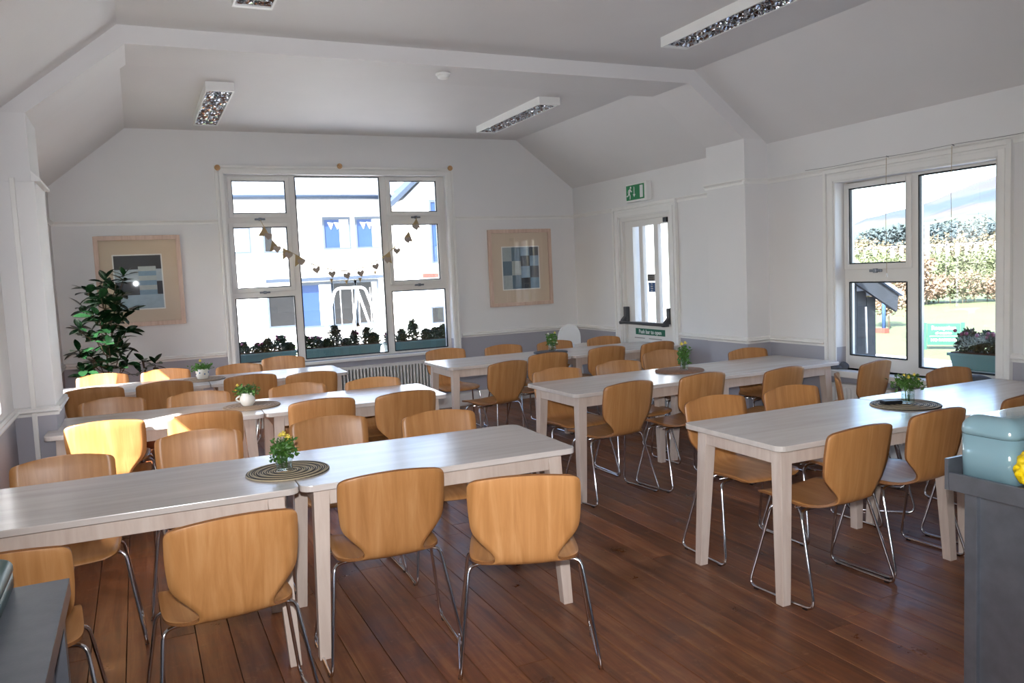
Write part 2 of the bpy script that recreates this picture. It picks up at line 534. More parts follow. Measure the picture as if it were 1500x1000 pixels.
# walls
def holed_wall(axis, a, b, z0, z1, s0, s1, holes, mb):
    """wall running along one axis from s0 to s1, thickness a..b on the other, with openings (h0,h1,zb,zt)"""
    def bx(u0, u1, w0, w1):
        if u1 - u0 < 1e-4 or w1 - w0 < 1e-4: return
        if axis == 0: mb.box((u0, a, w0), (u1, b, w1))
        else: mb.box((a, u0, w0), (b, u1, w1))
    cur = s0
    for h0, h1, zb, zt in sorted(holes):
        bx(cur, h0, z0, z1); bx(h0, h1, z0, zb); bx(h0, h1, zt, z1); cur = h1
    bx(cur, s1, z0, z1)
W1 = (.905, 3.36, .675, 2.70)
mb = MB(); holed_wall(0, YB, YB + .28, -.1, 3.3, XL - .28, XR + .28, [W1], mb)
struct('wall_back', mb, M_wall_far)
W2 = (3.395, 4.715, .665, 2.135)
DR = (6.88, 7.84, 0.0, 2.10)
mb = MB(); holed_wall(1, XR, XR + .28, -.1, 3.3, YS, YB, [DR], mb)
mb.box((XR + .28, YS, -.1), (XR + .281, YB, -.09))
wr = struct('wall_right', mb, M_wall_far)
mb = MB(); holed_wall(1, XR, XR + .16, -.1, 3.3, YF, YS, [W2], mb)
struct('wall_right', mb, M_wall_near)
W3 = (4.05, 4.97, .93, 2.15)
W4 = (7.08, 8.20, .67, 2.15)
W_FILL = (-1.6, .1, .9, 2.15)  # unseen opening behind the camera, added to let in ambient light
mb = MB(); holed_wall(1, XL - .28, XL, -.1, 3.3, YS, YB, [W4], mb)
struct('wall_left', mb, M_wall_far)
mb = MB(); holed_wall(1, XL - .28, XL, -.1, 3.3, YF, YS, [W_FILL, W3], mb)
struct('wall_left', mb, M_wall_near)
struct('wall_front', MB().box((XL - .28, YF - .2, -.1), (XR + .28, YF, 3.3)), M_wall_near)
# ceiling: flat centre with sloping sides
mb = MB()
mb.prism([(XL - .3, ZW - .233), (XCL, ZC), (XCR, ZC), (XR + .3, ZW - .213), (XR + .3, ZW + .05), (XCR + .1, ZC + .25), (XCL - .1, ZC + .25), (XL - .3, ZW + .05)], 1, YF - .1, YB + .1)
struct('ceiling', mb, M_ceil)
# eaves outside
struct('trim_1', MB().box((XL - .82, YF - .3, 2.545), (XL - .28, YB + .3, 2.66)), M_trim)
struct('roof', MB().prism([(-1.54, 2.62), (2.17, 4.9), (5.95, 2.62), (5.95, 2.70), (2.17, 5.0), (-1.54, 2.70)], 1, YF - .4, YB + .55), M_slate)
# beam (arch) with its two pilasters
Y0, Y1 = 5.464, 5.971
ZB, BXL, BXR, XP, XPL = 3.027, .049, 4.23, 4.796, -.505
sl = (ZC - ZW) / (XR - XCR)
zr = ZB - (XP - BXR) * .76
zl = ZB - (BXL - XPL) * .78
poly = [(XPL, 0), (XPL, zl), (BXL, ZB), (BXR, ZB), (XP, zr), (XP, 0), (XR + .05, 0), (XR + .05, 3.3), (XL - .05, 3.3), (XL - .05, 0)]
mb = MB()
mb.prism([(XPL, zl), (BXL, ZB), (BXL, 3.3), (XL - .05, 3.3), (XL - .05, zl)], 1, Y0, Y1)
mb.prism([(BXL, ZB), (BXR, ZB), (BXR, 3.3), (BXL, 3.3)], 1, Y0, Y1)
mb.prism([(BXR, ZB), (XP, zr), (XR + .05, zr), (XR + .05, 3.3), (BXR, 3.3)], 1, Y0, Y1)
struct('trim_2', mb, M_ceil)
mb = MB(); mb.box((XP, Y0, 0), (XR + .02, Y1, zr))
struct('trim_3', mb, M_wall_near)
mb = MB(); mb.box((XL - .02, Y0, 0), (XPL, Y1, zl))
struct('trim_4', mb, M_wall_near)
mb = MB(); mb.box((XL - .02, Y0 - .035, 0), (XPL + .02, Y0, 2.20)); mb.box((XPL, Y0 - .01, 0), (XPL + .02, Y1 + .01, 2.20))
mb.prism([(XPL, 2.20), (XPL + .05, 2.20), (XPL + .05, 2.215), (XPL + .0, 2.265)], 1, Y0 - .04, Y1 + .01)
struct('trim_5', mb, M_wall_near, bevel=.004)
struct('trim_6', MB().box((-.612, Y0 - .055, .0), (-.585, Y0 - .03, 2.22)), M_trim, bevel=.004)

# mouldings: profile (out, up) swept along straight runs
def run(mb, prof, p0, p1, nrm):
    """sweep prof along p0->p1 (2-D), nrm = direction out of the wall"""
    n = len(prof); vs = []
    for p in (p0, p1):
        for o_, u in prof:
            vs.append((p[0] + nrm[0] * o_, p[1] + nrm[1] * o_, u))
    fs = [tuple(range(n)), tuple(range(n, 2 * n))[::-1]] + [(i, i + n, (i + 1) % n + n, (i + 1) % n) for i in range(n)]
    mb.add(vs, fs)
def dado(z):
    return [(-.01, z), (.012, z), (.014, z + .016), (.030, z + .026), (.022, z + .036), (.024, z + .046), (.012, z + .055), (-.01, z + .057)]
def prail(z):
    return [(-.01, z), (.010, z), (.012, z + .018), (.020, z + .030), (.028, z + .038), (.028, z + .044), (-.01, z + .046)]
def skirt():
    return [(-.01, 0), (.02, 0), (.02, .125), (.012, .14), (.008, .15), (-.01, .15)]
zf, zn = RAIL_FAR, RAIL_NEAR
zpf, zpn = 2.185, 2.215
runs_far = [((XL, YB), (.80, YB), (0, -1)), ((3.47, YB), (XR, YB), (0, -1)), ((XR, YB), (XR, 7.97), (-1, 0)), ((XR, 6.79), (XR, Y1), (-1, 0)), ((XL, Y1), (XL, 6.98), (1, 0)), ((XL, 8.25), (XL, YB), (1, 0))]
runs_near = [((XR, Y0), (XR, 4.83), (-1, 0)), ((XR, 3.30), (XR, YF), (-1, 0)), ((XP, Y1 + .02), (XP, Y0 - .02), (-1, 0)), ((XP - .02, Y0), (XR, Y0), (0, -1)),
             ((XL, Y0 - .035), (XPL + .035, Y0 - .035), (0, -1)), ((XPL + .02, Y0 - .05), (XPL + .02, Y1 + .02), (1, 0)), ((XL, YF), (XL, Y0), (1, 0))]
n_tr = 7
for rr, z in ((runs_far, zf), (runs_near, zn)):
    mb = MB()
    for a, b, nn in rr: run(mb, dado(z), a, b, nn)
    struct('trim_%d' % n_tr, mb, M_trim); n_tr += 1
mb = MB()
for a, b, nn in [((XL, YB), (.82, YB), (0, -1)), ((3.45, YB), (XR, YB), (0, -1)), ((XR, YB), (XR, Y1), (-1, 0)), ((XL, Y1), (XL, YB), (1, 0))]: run(mb, prail(zpf), a, b, nn)
struct('trim_%d' % n_tr, mb, M_trim); n_tr += 1
mb = MB()
for a, b, nn in [((XR, Y0), (XR, YF), (-1, 0)), ((XP, Y1 + .02), (XP, Y0 - .02), (-1, 0)), ((XP - .02, Y0), (XR, Y0), (0, -1)), ((XL, YF), (XL, Y0 - .06), (1, 0))]: run(mb, prail(zpn), a, b, nn)
struct('trim_%d' % n_tr, mb, M_trim); n_tr += 1
mb = MB(); run(mb, skirt(), (XL, YB), (XR, YB), (0, -1)); mb.box((1.2, YB - .10, .0), (4.6, YB - .02, .148)); struct('baseboard_back', mb, M_trim)
mb = MB()
for a, b, nn in [((XR, YB), (XR, 7.98), (-1, 0)), ((XR, 6.78), (XR, Y1), (-1, 0)), ((XP, Y1), (XP, Y0 - .02), (-1, 0)), ((XP - .02, Y0), (XR, Y0), (0, -1)), ((XR, Y0), (XR, YF), (-1, 0))]: run(mb, skirt(), a, b, nn)
struct('baseboard_right', mb, M_trim)
mb = MB()
for a, b, nn in [((XL, YF), (XL, Y0), (1, 0)), ((XL, Y1), (XL, YB), (1, 0)), ((XL, Y0 - .035), (XPL + .03, Y0 - .035), (0, -1)), ((XPL + .02, Y0 - .05), (XPL + .02, Y1 + .02), (1, 0))]: run(mb, skirt(), a, b, nn)
struct('baseboard_left', mb, M_trim)

# ------------------------------------------------------------------ windows
def mk_window(name, plane_axis, inner, outer_dir, O, frames, fixed, sill=True, casing=.085, handles=(), room_face=None, depth=.065):
    """O: opening u0,u1,z0,z1. frames: opening sashes (glass rects). fixed: fixed glass rects. Frame solid = opening minus glass.
       inner: coordinate of frame room face; outer_dir +1/-1 towards outside"""
    u0, u1, z0, z1 = O
    def B(mb, a0, a1, w0, w1, d0, d1, mi=0):
        p0, p1 = sorted((inner + outer_dir * d0, inner + outer_dir * d1))
        if plane_axis == 1: mb.box((a0, p0, w0), (a1, p1, w1), mi)
        else: mb.box((p0, a0, w0), (p1, a1, w1), mi)
    root = link(name, None); root['kind'] = 'structure'
    # grid-subtract the glass from the outer frame
    us = sorted({u0, u1, *[r[0] for r in frames + fixed], *[r[1] for r in frames + fixed]})
    zs = sorted({z0, z1, *[r[2] for r in frames + fixed], *[r[3] for r in frames + fixed]})
    mb = MB()
    for i in range(len(us) - 1):
        for j in range(len(zs) - 1):
            cu, cz = (us[i] + us[i + 1]) / 2, (zs[j] + zs[j + 1]) / 2
            if any(r[0] < cu < r[1] and r[2] < cz < r[3] for r in frames + fixed): continue
            B(mb, us[i], us[i + 1], zs[j], zs[j + 1], .012, depth)
    obj('window_frame', mb, M_upvc, root)
    for r in frames:
        g = .042
        mb = MB()
        B(mb, r[0] - g, r[0], r[2] - g, r[3] + g, -.004, .014)
        B(mb, r[1], r[1] + g, r[2] - g, r[3] + g, -.004, .014)
        B(mb, r[0], r[1], r[2] - g, r[2], -.004, .014)
        B(mb, r[0], r[1], r[3], r[3] + g, -.004, .014)
        s = obj('sash', mb, M_upvc, root, bevel=.003, seg=1)
    for r in frames + fixed:
        mb = MB(); t = .009
        B(mb, r[0] - .002, r[0] + t, r[2], r[3], .008, .03); B(mb, r[1] - t, r[1] + .002, r[2], r[3], .008, .03)
        B(mb, r[0] + t, r[1] - t, r[2] - .002, r[2] + t, .008, .03); B(mb, r[0] + t, r[1] - t, r[3] - t, r[3] + .002, .008, .03)
        obj('glazing_seal', mb, M_seal, root)
        mb = MB(); B(mb, r[0] + .003, r[1] - .003, r[2] + .003, r[3] - .003, .022, .026)
        obj('pane', mb, M_glass, root)
    for (hu, hz) in handles:
        mb = MB(); B(mb, hu - .055, hu + .055, hz - .012, hz + .008, -.022, -.004); B(mb, hu - .015, hu + .015, hz - .018, hz + .014, -.03, -.004)
        obj('handle', mb, M_steel, root, bevel=.003, seg=1)
    if room_face is not None:
        # moulded casing on the room side
        c = casing; f = room_face; sgn = -outer_dir
        def C(mb, a0, a1, w0, w1, t):
            p0, p1 = sorted((f, f + sgn * t))
            if plane_axis == 1: mb.box((a0, p0, w0), (a1, p1, w1))
            else: mb.box((p0, a0, w0), (p1, a1, w1))
        mb = MB()
        for s0, s1, t in ((0, c, .014), (c * .12, c * .55, .022), (c * .72, c, .03)):
            C(mb, u0 - s1, u0 - s0, z0 - .0, z1 + s1, t); C(mb, u1 + s0, u1 + s1, z0, z1 + s1, t)
            C(mb, u0 - s0, u1 + s0, z1 + s0, z1 + s1, t)
        obj('casing', mb, M_trim, root, bevel=.004, seg=2)
    return root
Lx = .0
gl_l = [(.985, 1.537, 2.295, 2.642), (.970, 1.530, 1.503, 2.153)]
gl_r = [(2.700, 3.262, 2.296, 2.650), (2.694, 3.262, 1.508, 2.156)]
fx = [(.945, 1.562, .705, 1.400), (1.640, 2.583, .695, 2.690), (2.662, 3.315, .70, 1.395)]
w_back = mk_window('window_1', 1, YB + .07, 1, W1, gl_l + gl_r, fx, handles=[(1.25, 2.235), (2.99, 2.235), (2.99, 1.455), (1.25, 1.455)], room_face=YB, casing=.085)
mb = MB(); mb.box((W1[0] - .02, YB - .055, W1[2] - .035), (W1[1] + .02, YB + .075, W1[2] - .0)); o = obj('window_sill', mb, M_trim, w_back, bevel=.006)
# right window: y runs along the wall
g2 = [(4.142, 4.668, 1.493, 2.085)]
f2 = [(4.142, 4.672, .768, 1.353), (3.45, 4.045, .72, 2.115)]
w_right = mk_window('window_2', 0, XR + .085, 1, W2, g2, f2, handles=[(4.40, 1.44)], room_face=XR, casing=.105)
mb = MB(); mb.box((XR - .10, W2[0] - .06, W2[2] - .05), (XR + .09, W2[1] + .14, W2[2] - .0)); obj('window_sill', mb, M_trim, w_right, bevel=.006)
mk_window('window_3', 0, XL - .10, -1, W3, [], [(W3[0] + .06, W3[1] - .05, W3[2] + .06, W3[3] - .06)])
mk_window('window_4', 0, XL - .10, -1, W4, [], [(W4[0] + .06, 7.48, W4[2] + .06, W4[3] - .06), (7.62, W4[1] - .06, W4[2] + .06, W4[3] - .06)], room_face=XL)
mk_window('added_fill_window', 0, XL - .10, -1, W_FILL, [], [(W_FILL[0] + .06, W_FILL[1] - .06, W_FILL[2] + .06, W_FILL[3] - .06)], room_face=XL)  # frame for the added ambient-light opening

# ------------------------------------------------------------------ emergency door
XD = XR + .035
droot = link('door_1', None); droot['kind'] = 'structure'
dy0, dy1 = 6.925, 7.795
gy0, gy1, gz0, gz1 = 6.985, 7.64, .935, 1.992
mb = MB()
mb.box((XD, gy1, .02), (XD + .05, dy1, 2.06)); mb.box((XD, dy0, .02), (XD + .05, gy0, 2.06))
mb.box((XD, gy0, gz1), (XD + .05, gy1, 2.06)); mb.box((XD, gy0, .02), (XD + .05, gy1, gz0))
obj('door_leaf', mb, M_upvc, droot)
for a, b in ((7.44, 7.51), (7.155, 7.235)):
    obj('glazing_bar', MB().box((XD - .005, a, gz0), (XD + .045, b, gz1)), M_upvc, droot, bevel=.006)
for a, b in ((gy0, 7.155), (7.235, 7.44), (7.51, gy1)):
    obj('pane', MB().box((XD + .02, a + .001, gz0 + .001), (XD + .024, b - .001, gz1 - .001)), M_glass, droot)
mb = MB()
for c0, t in ((.045, .035), (.0, .0)):
    pass
mb.box((XR + .0, dy1, 0), (XR + .09, 7.84, 2.10)); mb.box((XR, 6.88, 0), (XR + .09, dy0, 2.10)); mb.box((XR, dy0, 2.06), (XR + .09, dy1, 2.10))
obj('door_frame', mb, M_upvc, droot)
mb = MB()
c = .12
for s0, s1, t in ((0, c, .015), (c * .1, c * .5, .024), (c * .75, c, .032)):
    mb.box((XR - t, 7.84 + s0, 0), (XR, 7.84 + s1, 2.10 + s1)); mb.box((XR - t, 6.88 - s1, 0), (XR, 6.88 - s0, 2.10 + s1)); mb.box((XR - t, 6.88 - s0, 2.10 + s0), (XR, 7.84 + s0, 2.10 + s1))
obj('casing', mb, M_trim, droot, bevel=.004)
bar = obj('push_bar', MB().tube([(XD - .10, 6.93, .925), (XD - .10, 7.80, .925)], .017, 10), M_greypush, droot)
for yy in (6.955, 7.775):
    mb = MB(); mb.box((XD - .05, yy - .028, .93), (XD - .001, yy + .028, 1.10)); mb.prism([(XD - .12, .905), (XD - .05, .905), (XD - .05, 1.0), (XD - .09, .96)], 1, yy - .022, yy + .022)
    obj('bar_bracket', mb, M_greypush, bar, bevel=.004)
obj('door_closer', MB().box((XD - .05, 6.93, 2.0), (XD, 7.0, 2.05)), M_black, droot, bevel=.005)
rotw = (PI / 2, 0, -PI / 2)   # text facing -X
s = obj('safety_sign', MB().box((XD - .003, 7.077, .790), (XD, 7.633, .86)), M_green2, droot)
text_mesh('Push bar to open', .062, M_signwhite, s, (XD - .0035, 7.355, .824), rotw, bold=.0008)
obj('printed_line', MB().box((XD - .0015, 7.46, .748), (XD, 7.66, .756)).box((XD - .0015, 7.14, .748), (XD, 7.38, .756)), M_greylabel, droot)
s = obj('sticker', MB().box((XD + .016, 7.245, 1.385), (XD + .0195, 7.40, 1.462)), M_greylabel, droot); s['label'] = 'small grey lettered sticker on the glass'
text_mesh('DOOR TO\nBE KEPT\nCLOSED', .022, M_seal, s, (XD + .0155, 7.322, 1.424), rotw)
s = obj('sticker', MB().box((XD + .016, 7.255, 1.265), (XD + .0195, 7.385, 1.37)), M_blue, droot); s['label'] = 'small blue sticker with white lettering'
text_mesh('Fire\ndoor\nkeep\nclear', .024, M_signwhite, s, (XD + .0155, 7.32, 1.318), rotw)
obj('threshold', MB().box((XR - .0, 6.88, -.02), (XR + .28, 7.84, .02)), M_steel, droot)

# exit sign over the door
t = thing('exit_sign', 'green and white running man fire exit sign box above the door', 'exit sign', (XR, 7.40, 2.36))
obj('housing', MB().box((-.07, -.20, -.105), (0, .19, .095)), M_white, t, bevel=.008)
obj('sign_face', MB().box((-.074, -.165, -.085), (-.07, .175, .075)), M_green, t)
mb = MB()
def flat(poly, x0=-.076, x1=-.074):
    mb.prism([(y, z) for y, z in poly], 0, x0, x1)
def limb(a, b, w0, w1):
    d = Vector((b[0] - a[0], b[1] - a[1])); n = Vector((-d.y, d.x)).normalized()
    flat([(a[0] + n.x * w0, a[1] + n.y * w0), (b[0] + n.x * w1, b[1] + n.y * w1), (b[0] - n.x * w1, b[1] - n.y * w1), (a[0] - n.x * w0, a[1] - n.y * w0)])
flat([(.085 + .013 * math.cos(k * PI / 6), .05 + .013 * math.sin(k * PI / 6)) for k in range(12)])
limb((.095, .036), (.118, -.012), .013, .010)
limb((.098, .03), (.128, .022), .006, .005); limb((.128, .022), (.14, -.005), .005, .004)
limb((.09, .028), (.075, .005), .006, .005); limb((.075, .005), (.06, .008), .005, .004)
limb((.115, -.010), (.098, -.040), .008, .007); limb((.098, -.040), (.102, -.075), .007, .005)
limb((.12, -.010), (.14, -.035), .008, .006); limb((.14, -.035), (.165, -.04), .006, .005)
obj('running_man', mb, M_signwhite, t); mb = MB()
limb((.02, .055), (.02, -.03), .005, .005); flat([(.043, -.025), (-.003, -.025), (.02, -.055)])
obj('arrow', mb, M_signwhite, t); mb = MB()
flat([(-.145, .06), (-.09, .06), (-.09, -.07), (-.145, -.07)])
obj('doorway', mb, M_signwhite, t)

# ------------------------------------------------------------------ ceiling lights
def mk_light():
    t = thing('ceiling_light', '', 'ceiling light')
    L, W, H = 1.5, .215, .068
    mb = MB()
    mb.prism([(-W / 2, -H), (-W / 2 + .012, -H), (-W / 2 + .012, -.012), (W / 2 - .012, -.012), (W / 2 - .012, -H), (W / 2, -H), (W / 2, 0), (-W / 2, 0)], 1, 0, L)
    mb.box((-W / 2 + .012, 0, -H), (W / 2 - .012, .035, -.012)); mb.box((-W / 2 + .012, L - .035, -H), (W / 2 - .012, L, -.012))
    obj('housing', mb, M_white, t)
    for s in (-1, 1):
        mb = MB()
        xc = s * .048
        mb.add([(xc - .046, .035, -H + .004), (xc - .046, L - .035, -H + .004), (xc - .02, L - .035, -.02), (xc - .02, .035, -.02)], [(0, 1, 2, 3)])
        mb.add([(xc + .046, .035, -H + .004), (xc + .046, L - .035, -H + .004), (xc + .02, L - .035, -.02), (xc + .02, .035, -.02)], [(3, 2, 1, 0)])
        n = 18
        for i in range(n):
            y = .06 + i * (L - .12) / (n - 1)
            mb.prism([(y - .016, -H + .022), (y + .016, -H + .022), (y + .003, -H + .002), (y - .003, -H + .002)], 0, xc - .044, xc + .044)
        obj('louvre', mb, M_louv, t)
        obj('lamp_tube', MB().tube([(xc, .04, -.03), (xc, L - .04, -.03)], .012, 8), M_white, t)
    return t
lights = [((.715, 6.77), 'fluorescent ceiling light with mirror louvres, beyond the beam on the left'), ((3.57, 6.65), 'fluorescent ceiling light with mirror louvres, beyond the beam on the right'),
          ((3.56, 3.26), 'fluorescent ceiling light on the near side of the beam, at the top right'), ((.70, 3.24), 'fluorescent ceiling light cut off by the top edge, near side of the beam, left')]
L0 = mk_light()
for i, ((x, y), lb) in enumerate(lights):
    o = L0 if i == 0 else dup(L0)
    o.location = (x, y, ZC); tag(o, lb, 'ceiling light', 'fluorescent ceiling lights')
t = thing('smoke_detector', 'small round white smoke detector under the ceiling beam', 'smoke detector', (2.16, 5.66, ZB))
obj('detector_base', MB().lathe([(0, 0), (.055, 0), (.055, -.012), (.05, -.016), (0, -.016)][::-1]), M_white, t)
obj('detector_cover', MB().lathe([(0, -.042), (.025, -.042), (.04, -.034), (.046, -.018), (.044, -.016)]), M_white, t)

# ------------------------------------------------------------------ pictures
def picture(name, x0, x1, z0, z1, ix0, ix1, iz0, iz1, label, paint):
    t = thing(name, label, 'picture', (0, YB, 0))
    fw = .042
    mb = MB()
    for a, b in (((x0, z0), (x0 + fw, z1)), ((x1 - fw, z0), (x1, z1))): mb.box((a[0], -.035, a[1]), (b[0], -.002, b[1]))
    mb.box((x0 + fw, -.035, z0), (x1 - fw, -.002, z0 + fw)); mb.box((x0 + fw, -.035, z1 - fw), (x1 - fw, -.002, z1))
    obj('frame', mb, M_frame, t, bevel=.003)
    obj('mount', MB().box((x0 + fw, -.016, z0 + fw), (x1 - fw, -.004, z1 - fw)), M_mount, t)
    obj('paper', MB().box((ix0 - .012, -.0175, iz0 - .012), (ix1 + .012, -.016, iz1 + .012)), M_paper, t)
    pr = MB(); ms = []
    for k, (a0, a1, b0, b1, c) in enumerate(paint):
        m = mat('print_ink', c, .7, noise=.08, nscale=30); ms.append(m)
        d = -.0182 - .0001 * (k % 7 + k // 7 * 2)
        pr.box((ix0 + a0 * (ix1 - ix0), d, iz0 + b0 * (iz1 - iz0)), (ix0 + a1 * (ix1 - ix0), -.0175, iz0 + b1 * (iz1 - iz0)), k)
    obj('print', pr, ms, t)
    obj('glazing', MB().box((x0 + fw, -.027, z0 + fw), (x1 - fw, -.0255, z1 - fw)), M_picglass, t)
p1 = [(0, 1, .74, 1, '#2f3138'), (0, 1, .51, .74, '#a9b6bc'), (0, 1, .26, .51, '#2b2d34'), (0, 1, 0, .26, '#9db2bf')]
for k in range(6): p1.append((.5, .88, .26 + k * .089, .26 + (k + 1) * .089, '#7b98ac' if k % 2 == 0 else '#aeb6b2'))
picture('framed_print', -.352, .438, 1.18, 2.08, -.185, .245, 1.355, 1.885, 'large framed print of dark and pale blue bands, left of the back window', p1)
cols = ['#9aa5a8', '#4e6878', '#9aa5a8'], ['#4e6878', '#a4aca6', '#4e6878'], ['#2b2d33', '#7d97ac', '#2b2d33', '#7d97ac'], ['#6c8aa0', '#3a3e46', '#7d97ac', '#2b2d33']
p2 = []
for ci, cc in enumerate(cols):
    zz = [0, .33, .67, 1] if len(cc) == 3 else [0, .26, .54, .79, 1]
    for k, c_ in enumerate(cc): p2.append((ci * .25, ci * .25 + .25, zz[k], zz[k + 1], c_))
picture('framed_print', 3.85, 4.70, 1.14, 2.065, 4.035, 4.52, 1.345, 1.85, 'framed print of blue and grey chequer squares, right of the back window', p2)

# ------------------------------------------------------------------ chairs
def chair_shell():
    K = [(.216, .424, .150), (.208, .434, .188), (.175, .443, .204), (.09, .444, .211), (-.02, .438, .216), (-.085, .436, .211), (-.125, .438, .192), (-.160, .444, .158), (-.188, .460, .124), (-.203, .486, .122),
         (-.211, .520, .148), (-.217, .556, .180), (-.222, .592, .202), (-.229, .640, .2095), (-.237, .695, .2125), (-.245, .742, .2125), (-.2495, .768, .2110), (-.2512, .780, .2055), (-.252, .787, .196), (-.2525, .791, .184), (-.253, .7925, .172)]
    path = crm(K, 3)
    nv = 12
    n = len(path)
    top = []
    for i, (y, z, wd) in enumerate(path):
        d = (path[min(i + 1, n - 1)][0] - path[max(i - 1, 0)][0], path[min(i + 1, n - 1)][1] - path[max(i - 1, 0)][1])
        l = math.hypot(*d) or 1
        nr = (d[1] / l, -d[0] / l)      # towards the sitter
        back = max(0, min(1, (z - .46) / .12)) if y < -.1 else 0
        rowp = []
        for j in range(nv + 1):
            v = -1 + 2 * j / nv
            yy = y + .026 * v * v * back * (.4 + .6 * wd / .21)
            zz = z + .010 * v * v * (1 - back) * (wd / .21) + (.016 * (1 - v * v) if z > .76 and y < -.2 else 0) * min(1, (z - .76) / .03 if z > .76 else 0)
            rowp.append(Vector((v * wd, yy, zz)))
        top.append((rowp, nr))
    th = .0055
    vs = []; 
    for side in (1, -1):
        for rowp, nr in top:
            for p in rowp: vs.append((p.x, p.y + nr[0] * -th * side * -1, p.z + nr[1] * th * side * 1))
    m = nv + 1
    fs = []; mi = []
    for i in range(n - 1):
        for j in range(nv):
            a = i * m + j
            fs.append((a, a + 1, a + 1 + m, a + m)); mi.append(0)
            b = n * m + a
            fs.append((b, b + m, b + 1 + m, b + 1)); mi.append(0)
    bd = [(0, j) for j in range(nv)] + [(i, nv) for i in range(n - 1)] + [(n - 1, nv - j) for j in range(nv)] + [(n - 1 - i, 0) for i in range(n - 1)]
    ids = [i * m + j for i, j in bd]
    for k in range(len(ids)):
        a, b = ids[k], ids[(k + 1) % len(ids)]
        fs.append((b, a, a + n * m, b + n * m)); mi.append(1)
    me = bpy.data.meshes.new('seat_shell')
    me.from_pydata([tuple(v) for v in vs], [], fs)
    me.materials.append(M_ply); me.materials.append(M_plyedge)
    me.polygons.foreach_set('material_index', mi)
    me.polygons.foreach_set('use_smooth', [x == 0 for x in mi])
    uv = me.uv_layers.new(name='UVMap')
    lens = [0]
    for i in range(1, n): lens.append(lens[-1] + math.hypot(path[i][0] - path[i - 1][0], path[i][1] - path[i - 1][1]))
    for poly in me.polygons:
        for li in poly.loop_indices:
            vi = me.loops[li].vertex_index
            r = vi % (n * m)
            uv.data[li].uv = (me.vertices[vi].co.x, lens[r // m] + (3 if vi >= n * m else 0))
    bm = bmesh.new(); bm.from_mesh(me); bmesh.ops.recalc_face_normals(bm, faces=bm.faces); bm.to_mesh(me); bm.free()
    return me

def round_path(pts, r, n=5):
    """fillet the corners of a polyline"""
    out = [Vector(pts[0])]
    for i in range(1, len(pts) - 1):
        p = Vector(pts[i]); a = Vector(pts[i - 1]); b = Vector(pts[i + 1])
        rr = r[i] if isinstance(r, dict) and i in r else (r if not isinstance(r, dict) else .03)
        da = (a - p); db = (b - p)
        ra = min(rr, da.length * .45); rb = min(rr, db.length * .45)
        p0 = p + da.normalized() * ra; p2 = p + db.normalized() * rb
        for k in range(n + 1):
            t = k / n
            out.append(p0 * (1 - t) ** 2 + p * 2 * t * (1 - t) + p2 * t * t)
    out.append(Vector(pts[-1]))
    return out

def mk_chair():
    t = thing('dining_chair', '', 'chair')
    link('seat_shell', chair_shell(), t)
    for s in (-1, 1):
        pts = [(s * .075, .085, .421), (s * .190, .085, .421), (s * .225, .09, .407), (s * .283, .185, .0085), (s * .272, -.200, .0085), (s * .222, -.085, .407), (s * .190, -.075, .421), (s * .075, -.075, .421)]
        obj('leg_frame', MB().tube(round_path(pts, {1: .03, 2: .03, 3: .05, 4: .05, 5: .03, 6: .03}), .0072, 8), M_chrome, t)
        for y in (.135, -.150):
            xx = s * (.283 - (.185 - y) / .385 * .011)
            obj('foot_glide', MB().box((xx - .008, y - .012, .0005), (xx + .008, y + .012, .007)), M_black, t)
    mb = MB(); mb.tube([(-.20, .04, .421), (.20, .04, .421)], .006, 6)
    mb.tube([(-.12, .085, .421), (-.12, -.075, .421)], .006, 6); mb.tube([(.12, .085, .421), (.12, -.075, .421)], .006, 6)
    mb.tube([(-.20, -.03, .421), (.20, -.03, .421)], .006, 6)
    obj('cross_bar', mb, M_chrome, t)
    return t
chair0 = mk_chair(); used = [False]
def chair(px, py, ang, label, group, z=0):
    """px,py = centre of the top of the backrest; ang = facing, degrees from +Y, counter-clockwise"""
    a = R(ang); f = Vector((-math.sin(a), math.cos(a)))
    o = chair0 if not used[0] else dup(chair0); used[0] = True
    o.location = (px + f.x * .25, py + f.y * .25, 0); o.rotation_euler = (0, 0, a)
    tag(o, label, 'chair', group)
    return o
GL = 'chairs around the front left table'
chair(-.45, 2.70, 2, 'plywood chair in the bottom left corner, partly behind the steel counter', GL)
chair(.227, 2.70, 5, 'plywood chair with its back to us, left of the front left table seam', GL)
chair(.843, 2.975, -3, 'plywood chair with its back to the camera, just right of the front left table seam', GL)
chair(1.235, 2.62, -22, 'turned plywood chair back at the right end of the front left table', GL)
chair(-.364, 4.17, 181, 'plywood chair facing the camera across the front left table, furthest left', GL)
chair(.233, 4.44, 180, 'plywood chair facing the camera, second from the left behind the front left table', GL)
chair(.896, 4.40, 179, 'plywood chair facing the camera behind the yellow flowers of the front left table', GL)
chair(1.456, 4.18, 178, 'plywood chair facing the camera at the right end behind the front left table', GL)
GM = 'chairs around the middle left table'
chair(-.227, 5.125, -3, 'brightly sunlit plywood chair on the near side of the middle left table', GM)
chair(.313, 5.06, -2, 'plywood chair back with swirling grain, beside the sunlit chair, middle left table', GM)
chair(1.015, 5.09, -1, 'plywood chair with its back to the camera, third along the middle left table', GM)
chair(1.551, 5.02, 4, 'plywood chair back at the right end of the middle left table', GM)
chair(-.211, 6.20, 180, 'plywood chair facing the camera, furthest left behind the middle left table', GM)
chair(.341, 6.10, 180, 'plywood chair facing the camera, left of the white jug on the middle left table', GM)
chair(1.02, 6.02, 180, 'plywood chair facing the camera, right of the white jug on the middle left table', GM)
chair(1.561, 5.93, 179, 'plywood chair facing the camera at the right end behind the middle left table', GM)
GB = 'chairs around the back left table'
